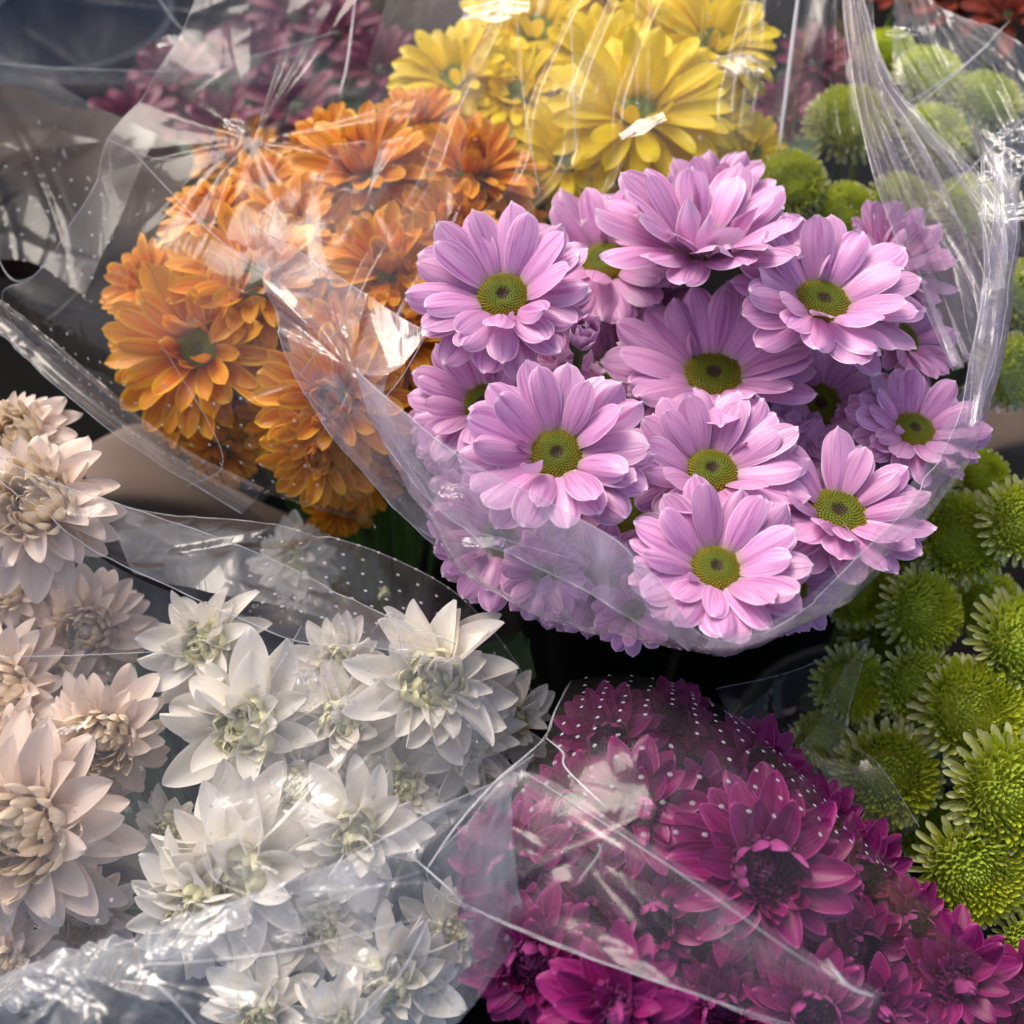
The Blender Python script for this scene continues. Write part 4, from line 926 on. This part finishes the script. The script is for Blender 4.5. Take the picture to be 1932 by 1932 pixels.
crease('orange', [(62, 522, .43), (30, 530, .434), (5, 505, .437), (-20, 440, .44)], .00022)
crease('orange', [(195, 260, .44), (300, 300, .425), (405, 285, .418)], .00014)
crease('orange', [(230, 265, .43), (400, 440, .40), (560, 560, .39)], .00014)
crease('orange', [(350, 920, .40), (420, 860, .39), (300, 640, .40)], .00012)
film('orange', 'pleated_band', [
  [(-60, 520, .425), (-60, 545, .422), (-60, 570, .425)],
  [(60, 610, .415), (50, 640, .411), (35, 655, .415)],
  [(190, 720, .405), (170, 745, .401), (150, 765, .405)],
  [(330, 830, .400), (310, 850, .396), (290, 872, .40)],
  [(500, 920, .400), (480, 945, .396), (455, 970, .40)],
 ], mat='film_hazy', nu=50, nv=120, seed=35, pleats=((.2, .12, .002), (.45, .12, -.002), (.7, .12, .002), (.88, .08, -.002)), cr=(12, .0012), edges='R', erad=.0002)
film('orange', 'rear_film', [
  [(-80, 130, .475), (60, 140, .475), (180, 200, .47), (300, 260, .465)],
  [(-80, 300, .475), (30, 310, .47), (140, 330, .465), (240, 380, .455)],
  [(-80, 480, .46), (0, 490, .455), (70, 500, .45), (160, 560, .44)],
 ], nu=80, nv=90, seed=38, fac=(.05, .0012), cr=(8, .001), mat='film_dimmed', edges='', holes=lambda a, b: a > .1 and b > .45, hsp=.0095)
# yellow sleeve
sleeve('yellow', 'clear cellophane sleeve with tall pleats around the yellow chrysanthemums')
film('yellow', 'pleated_film', [
  [(760, -100, .47), (960, -100, .462), (1200, -100, .455), (1450, -100, .465), (1600, -100, .49)],
  [(700, 100, .465), (950, 100, .455), (1200, 100, .446), (1440, 100, .455), (1560, 100, .48)],
  [(660, 290, .475), (940, 290, .452), (1200, 290, .44), (1420, 290, .45), (1500, 290, .49)],
  [(700, 400, .50), (960, 400, .48), (1200, 400, .47), (1400, 400, .48), (1480, 400, .50)],
 ], mat='film_dimmed', nu=150, nv=110, seed=41, fac=(.05, .0012), cr=(14, .0014), crk=dict(ang=1.5, wid=(.002, .006)), pleats=((.25, .02, .007), (.5, .02, .006), (.72, .025, .008), (.93, .03, .01)))
crease('yellow', [(1510, -40, .46), (1490, 120, .455), (1470, 280, .45)], .0012, mat='edge')
crease('yellow', [(670, 0, .48), (655, 120, .47), (640, 180, .465)], .0006)
# plum sleeve / back left
sleeve('plum', 'cellophane sleeve at the top left with a curved free edge over the navy tub')
film('plum', 'outer_film', [
  [(-80, 112, .505), (60, 126, .505), (200, 134, .50), (330, 133, .50), (480, 110, .50), (640, 60, .50)],
  [(-80, 220, .51), (60, 215, .505), (200, 215, .50), (330, 215, .50), (480, 200, .50), (640, 180, .50)],
  [(-80, 330, .53), (60, 330, .53), (200, 330, .52), (330, 330, .52), (480, 330, .52), (640, 330, .52)],
 ], nu=140, nv=60, seed=51, mat='film_dimmed', fac=(.05, .0015), cr=(12, .0012), edges='T')
film('plum', 'rear_film', [
  [(-80, -80, .59), (150, -80, .59), (350, -80, .59), (600, -80, .59)],
  [(-80, 40, .60), (150, 40, .60), (350, 40, .60), (600, 40, .60)],
  [(-80, 160, .60), (150, 160, .60), (350, 160, .60), (600, 160, .60)],
 ], nu=90, nv=70, seed=53, fac=(.06, .0015), cr=(8, .0012))
crease('plum', [(275, -40, .55), (330, 40, .54), (370, 78, .53), (420, 140, .52)], .00022)
# rear green sleeve
sleeve('green_back', 'clear cellophane sleeve over the rear green pompons at the top right')
film('green_back', 'outer_film', [
  [(1690, -60, .52), (1745, -10, .50), (1850, 48, .48), (1960, 125, .46), (2080, 200, .45)],
  [(1690, 130, .49), (1760, 160, .47), (1860, 200, .45), (1960, 260, .43), (2080, 330, .42)],
  [(1740, 330, .46), (1800, 340, .44), (1880, 370, .42), (1970, 410, .41), (2080, 470, .41)],
  [(1820, 560, .43), (1860, 570, .42), (1910, 580, .41), (1980, 600, .40), (2080, 640, .40)],
  [(1830, 780, .43), (1870, 780, .42), (1920, 780, .41), (1980, 780, .41), (2080, 780, .41)],
 ], nu=120, nv=130, seed=61, fac=(.034, .003), cr=(30, .002), crk=dict(ang=.9, length=(.04, .1), wid=(.002, .006)), edges='T')
for a in (((1905, 40, .45), (1810, 130, .455), (1655, 230, .46)), ((1870, 80, .45), (1790, 150, .455), (1700, 225, .46)), ((1960, 200, .43), (1860, 290, .43), (1740, 410, .42))):
    crease('green_back', a, .0003)
# white sleeve
sleeve('white', 'wet cellophane sleeve spread over the white and peach chrysanthemums, folded back along its top')
film('white', 'folded_lip', [
  [(-80, 815, 0.3280), (0, 866, 0.3260), (110, 915, 0.3260), (250, 962, 0.3280), (380, 1010, 0.3330), (520, 1065, 0.3380), (680, 1140, 0.3380), (860, 1215, 0.3330)],
  [(-80, 820, 0.3250), (20, 905, 0.3220), (150, 985, 0.3220), (280, 1050, 0.3230), (420, 1110, 0.3250), (540, 1160, 0.3260), (680, 1205, 0.3230), (850, 1240, 0.3230)],
  [(-80, 850, 0.3260), (40, 930, 0.3240), (180, 1040, 0.3240), (330, 1110, 0.3240), (450, 1165, 0.3240), (560, 1210, 0.3240), (700, 1222, 0.3230), (840, 1250, 0.3230)],
 ], mat='film_hazy', nu=150, nv=50, seed=71, cr=(24, .0009), fac=(.03, .001), wave=.0008, edges='TB', erad=.0002)
film('white', 'dotted_shoulder', [
  [(200, 950, .385), (330, 975, .385), (450, 985, .382), (580, 1005, .38), (720, 1045, .38), (860, 1120, .378), (960, 1230, .375), (1020, 1340, .372)],
  [(220, 1010, .370), (340, 1030, .370), (450, 1050, .366), (570, 1080, .362), (690, 1130, .358), (800, 1190, .355), (890, 1270, .352), (950, 1370, .35)],
  [(250, 1080, .355), (360, 1110, .355), (460, 1130, .35), (570, 1160, .345), (670, 1200, .34), (760, 1250, .335), (840, 1320, .333), (900, 1400, .332)],
 ], mat='film', nu=130, nv=60, seed=73, cr=(12, .001), wave=.001, holes=lambda a, b: a > .3, hsp=.0075, edges='T', erad=.00014)
film('white', 'outer_film', [
  [(-80, 880, .328), (60, 960, .327), (240, 1080, .326), (420, 1150, .326), (620, 1195, .325), (840, 1240, .326), (980, 1360, .332)],
  [(-80, 1150, .325), (60, 1180, .324), (240, 1220, .323), (420, 1270, .322), (620, 1310, .320), (820, 1350, .320), (930, 1440, .326)],
  [(-80, 1420, .316), (60, 1430, .316), (240, 1440, .317), (420, 1450, .315), (620, 1460, .312), (780, 1490, .312), (860, 1530, .314)],
  [(-80, 1700, .304), (60, 1700, .305), (240, 1690, .305), (420, 1680, .303), (580, 1670, .300), (720, 1640, .300), (800, 1600, .303)],
  [(-80, 1940, .300), (60, 1900, .300), (240, 1850, .300), (420, 1800, .298), (580, 1760, .295), (700, 1720, .296), (790, 1680, .298)],
 ], mat='film_white', nu=170, nv=170, seed=75, fac=(.035, .0008), cr=(16, .0006), wave=.0009, holes=lambda a, b: .28 < a < .55 and .72 < b < .85, hsp=.0085)
film('white', 'overlap_film', [
  [(570, 1180, .317), (680, 1200, .316), (790, 1215, .317), (900, 1250, .322)],
  [(505, 1300, .313), (640, 1330, .311), (790, 1350, .313), (930, 1370, .320)],
  [(440, 1430, .306), (600, 1450, .303), (740, 1460, .304), (890, 1470, .312)],
  [(385, 1560, .298), (520, 1570, .294), (660, 1570, .294), (820, 1545, .302)],
  [(400, 1655, .292), (500, 1670, .288), (620, 1650, .288), (770, 1590, .298)],
  [(520, 1705, .288), (570, 1700, .286), (640, 1680, .286), (750, 1610, .295)],
 ], mat='film_white', nu=90, nv=100, seed=77, fac=(.028, .001), cr=(16, .0008), edges='L', erad=.00013)
crease('white', [(700, 1195, .333), (720, 1170, .33), (745, 1160, .33), (760, 1250, .328)], .00018)
crease('white', [(-20, 1240, .33), (150, 1236, .328), (330, 1228, .326)], .00015)
# magenta sleeve
sleeve('magenta', 'clear cellophane sleeve with rows of holes and a thick folded edge over the magenta chrysanthemums')
film('magenta', 'dotted_film', [
  [(1078, 1284, .366), (1150, 1276, .368), (1220, 1280, .372), (1300, 1300, .378), (1370, 1335, .385)],
  [(1025, 1392, .322), (1150, 1370, .308), (1280, 1360, .310), (1420, 1385, .335), (1530, 1470, .37)],
  [(962, 1455, .306), (1120, 1500, .290), (1300, 1490, .288), (1500, 1500, .304), (1690, 1630, .355)],
  [(880, 1555, .300), (1080, 1620, .282), (1320, 1640, .277), (1600, 1650, .290), (1830, 1765, .335)],
  [(808, 1640, .298), (1050, 1730, .277), (1330, 1790, .270), (1680, 1800, .278), (1990, 1900, .320)],
  [(845, 1695, .297), (1080, 1795, .275), (1400, 1905, .266), (1700, 1990, .270), (2060, 2080, .31)],
 ], mat='film_dimmed', nu=190, nv=180, seed=81, cr=(30, .0008), wave=.0005, fac=(.022, .0003),
     holes=lambda a, b: b < .52 and a > .06 and a < .9, hsp=.0085, edges='LB', erad=.00015)
film('magenta', 'right_side_film', [
  [(1370, 1335, .385), (1400, 1350, .39), (1430, 1390, .40)],
  [(1530, 1470, .37), (1560, 1490, .38), (1580, 1520, .39)],
  [(1690, 1630, .355), (1720, 1645, .365), (1740, 1680, .38)],
  [(1830, 1765, .335), (1860, 1780, .345), (1880, 1810, .36)],
  [(1990, 1900, .320), (2020, 1920, .33), (2040, 1940, .35)],
 ], mat='film_hazy', nu=40, nv=120, seed=83, cr=(14, .001), pleats=((.4, .2, .001),), holes=lambda a, b: b < .5, hsp=.0065)
film('magenta', 'inner_veil', [
  [(805, 1640, .290), (900, 1560, .290), (1000, 1570, .285), (1180, 1650, .270), (1350, 1720, .262), (1500, 1810, .255), (1660, 1885, .252)],
  [(830, 1680, .288), (950, 1660, .282), (1080, 1690, .272), (1220, 1750, .262), (1370, 1810, .256), (1500, 1870, .251), (1640, 1930, .25)],
  [(852, 1700, .288), (1000, 1762, .274), (1130, 1812, .264), (1280, 1862, .256), (1400, 1908, .252), (1500, 1945, .249), (1620, 1990, .249)],
 ], mat='film_dimmed', nu=130, nv=50, seed=85, fac=(.02, .0007), cr=(26, .0010), edges='B', erad=.00016)
crease('magenta', [(805, 1640, .296), (860, 1560, .302), (930, 1480, .308), (985, 1432, .314), (1030, 1392, .325)], .00045)
crease('magenta', [(1030, 1392, .327), (1048, 1340, .345), (1078, 1284, .366)], .00035)
crease('magenta', [(1030, 1392, .325), (1062, 1420, .318), (1068, 1450, .313), (1140, 1520, .30)], .0004)
crease('magenta', [(980, 1450, .303), (1150, 1560, .280), (1330, 1680, .265), (1500, 1800, .256), (1650, 1885, .252)], .00016)
film('magenta', 'fold_band', [
  [(790, 1590, .290), (900, 1500, .292), (1000, 1455, .290), (1165, 1555, .270), (1345, 1672, .259), (1515, 1790, .252), (1665, 1872, .249)],
  [(800, 1615, .288), (905, 1530, .290), (985, 1490, .288), (1140, 1590, .267), (1320, 1705, .257), (1495, 1820, .250), (1650, 1900, .248)],
  [(805, 1640, .290), (900, 1570, .292), (960, 1540, .290), (1110, 1640, .270), (1300, 1745, .259), (1480, 1850, .252), (1640, 1925, .250)],
 ], mat='film_hazy', nu=110, nv=24, seed=86, cr=(10, .0006), wave=.0005)
crease('magenta', [(770, 1610, .298), (805, 1640, .296), (850, 1680, .29), (880, 1712, .288)], .00035)
crease('magenta', [(1560, 1810, .256), (1600, 1860, .254), (1650, 1880, .252)], .0005)
crease('magenta', [(1090, 1665, .275), (1130, 1610, .276), (1128, 1590, .277)], .0003)
film('magenta', 'left_heap_film', [
  [(-80, 1900, .282), (60, 1828, .280), (200, 1782, .278), (340, 1738, .276), (480, 1694, .274), (620, 1640, .276), (760, 1560, .282), (880, 1490, .292), (1000, 1420, .31)],
  [(-80, 1940, .276), (60, 1880, .273), (200, 1830, .270), (340, 1800, .268), (480, 1770, .268), (620, 1730, .270), (740, 1660, .277), (850, 1590, .287), (960, 1500, .305)],
  [(-80, 2000, .275), (60, 1960, .27), (200, 1920, .266), (340, 1890, .264), (480, 1870, .264), (640, 1850, .266), (780, 1800, .272), (870, 1720, .283), (960, 1600, .30)],
  [(-80, 2100, .28), (60, 2080, .27), (200, 2060, .265), (340, 2040, .263), (480, 2020, .262), (640, 2000, .264), (780, 1980, .27), (880, 1900, .283), (980, 1760, .30)],
 ], mat='film_heap', nu=190, nv=110, seed=87, fac=(.024, .0018), cr=(40, .0013), wave=.0012, edges='T', erad=.0002, stars=((.22, .35, 14, .004, .02), (.33, .5, 10, .003, .02)))
crease('magenta', [(250, 1822, .268), (320, 1880, .264), (390, 1960, .262)], .0004)
crease('magenta', [(250, 1822, .266), (400, 1812, .266), (560, 1790, .266), (810, 1728, .274)], .00025)
crease('magenta', [(812, 1730, .273), (760, 1830, .267), (700, 1900, .264), (640, 1960, .263)], .00022)
crease('magenta', [(560, 1720, .272), (700, 1675, .274), (805, 1640, .285)], .00016)
# peach sleeve: thin inner film
# front green sleeve
sleeve('green', 'thin cellophane sheet between the magenta sleeve and the front green pompons')
film('green', 'outer_film', [
  [(1350, 1300, .385), (1490, 1268, .388), (1640, 1206, .390)],
  [(1400, 1390, .378), (1520, 1400, .375), (1600, 1370, .376)],
  [(1500, 1490, .370), (1600, 1500, .362), (1665, 1450, .362)],
  [(1600, 1590, .365), (1680, 1590, .358), (1735, 1560, .355)],
 ], mat='film_dimmed', nu=60, nv=80, seed=91, fac=(.03, .001), cr=(6, .0008), edges='TR', erad=.0001)
# film pieces added for glints, each angled to mirror the sun
glint('yellow', 935, 18, .43, 130, 50, -.1, 1, tilt=(.0, .0))
glint('pink', 1212, 238, .405, 90, 34, .3, 2, amp=.05)
glint('pink', 1700, 60, .42, 30, 60, 1.2, 21, amp=.3)
glint('green_back', 1905, 268, .385, 90, 100, .8, 3, amp=.22)
glint('green_back', 1880, 335, .39, 90, 70, .2, 4, amp=.25)
glint('pink', 1905, 400, .362, 45, 120, 1.5, 5, amp=.2)
glint('magenta', 105, 1850, .266, 130, 60, -.5, 6, amp=.25)
glint('magenta', 150, 1885, .262, 110, 40, -.5, 7, amp=.3)
glint('magenta', 700, 1820, .262, 90, 70, .9, 8, amp=.2)
glint('magenta', 545, 1765, .266, 70, 30, .1, 9, amp=.3)
glint('magenta', 60, 1880, .268, 90, 60, -.4, 10, amp=.3)
glint('pink', 852, 925, .312, 50, 36, -.4, 11, amp=.2)
glint('pink', 905, 1022, .318, 70, 24, -.15, 12, amp=.1)
glint('orange', 445, 235, .41, 30, 60, 1.1, 13, amp=.2)
glint('plum', 320, 75, .50, 50, 24, .3, 14, amp=.2)
glint('yellow', 1395, 120, .44, 110, 50, -.5, 15, amp=.15)
glint('white', 130, 1375, .305, 60, 18, .5, 16, amp=.2)
glint('magenta', 1570, 1835, .252, 60, 14, -.9, 17, amp=.2)
glint('white', 580, 1275, .318, 40, 40, 1.2, 18, amp=.3)
drops('pink', [(1203, 197, .42, 1, 1, 1, .0017), (1322, 260, .42, 1, 1, 1, .0019), (1150, 110, .42, 140, 60, 26, .0005), (880, 260, .41, 100, 110, 36, .0004), (1640, 560, .39, 70, 110, 30, .0004), (1850, 640, .355, 25, 120, 16, .0005), (900, 1000, .315, 80, 60, 14, .0004), (1400, 80, .42, 60, 40, 20, .0007)], 1)
drops('white', [(590, 1290, .316, 45, 35, 70, .0005), (520, 1140, .333, 60, 18, 26, .0005), (480, 1500, .30, 60, 90, 30, .0004), (180, 1420, .305, 120, 160, 30, .0005), (860, 1330, .318, 40, 60, 14, .0005)], 2)
drops('magenta', [(640, 1830, .262, 90, 50, 40, .0005), (820, 1850, .265, 80, 50, 20, .0004), (700, 1620, .274, 120, 30, 26, .0004), (60, 1830, .27, 60, 25, 18, .0006), (1300, 1700, .26, 250, 120, 26, .0003)], 3)
drops('orange', [(560, 400, .39, 160, 130, 40, .0004), (200, 500, .43, 60, 60, 12, .0005), (95, 320, .47, 30, 60, 12, .0007)], 4)
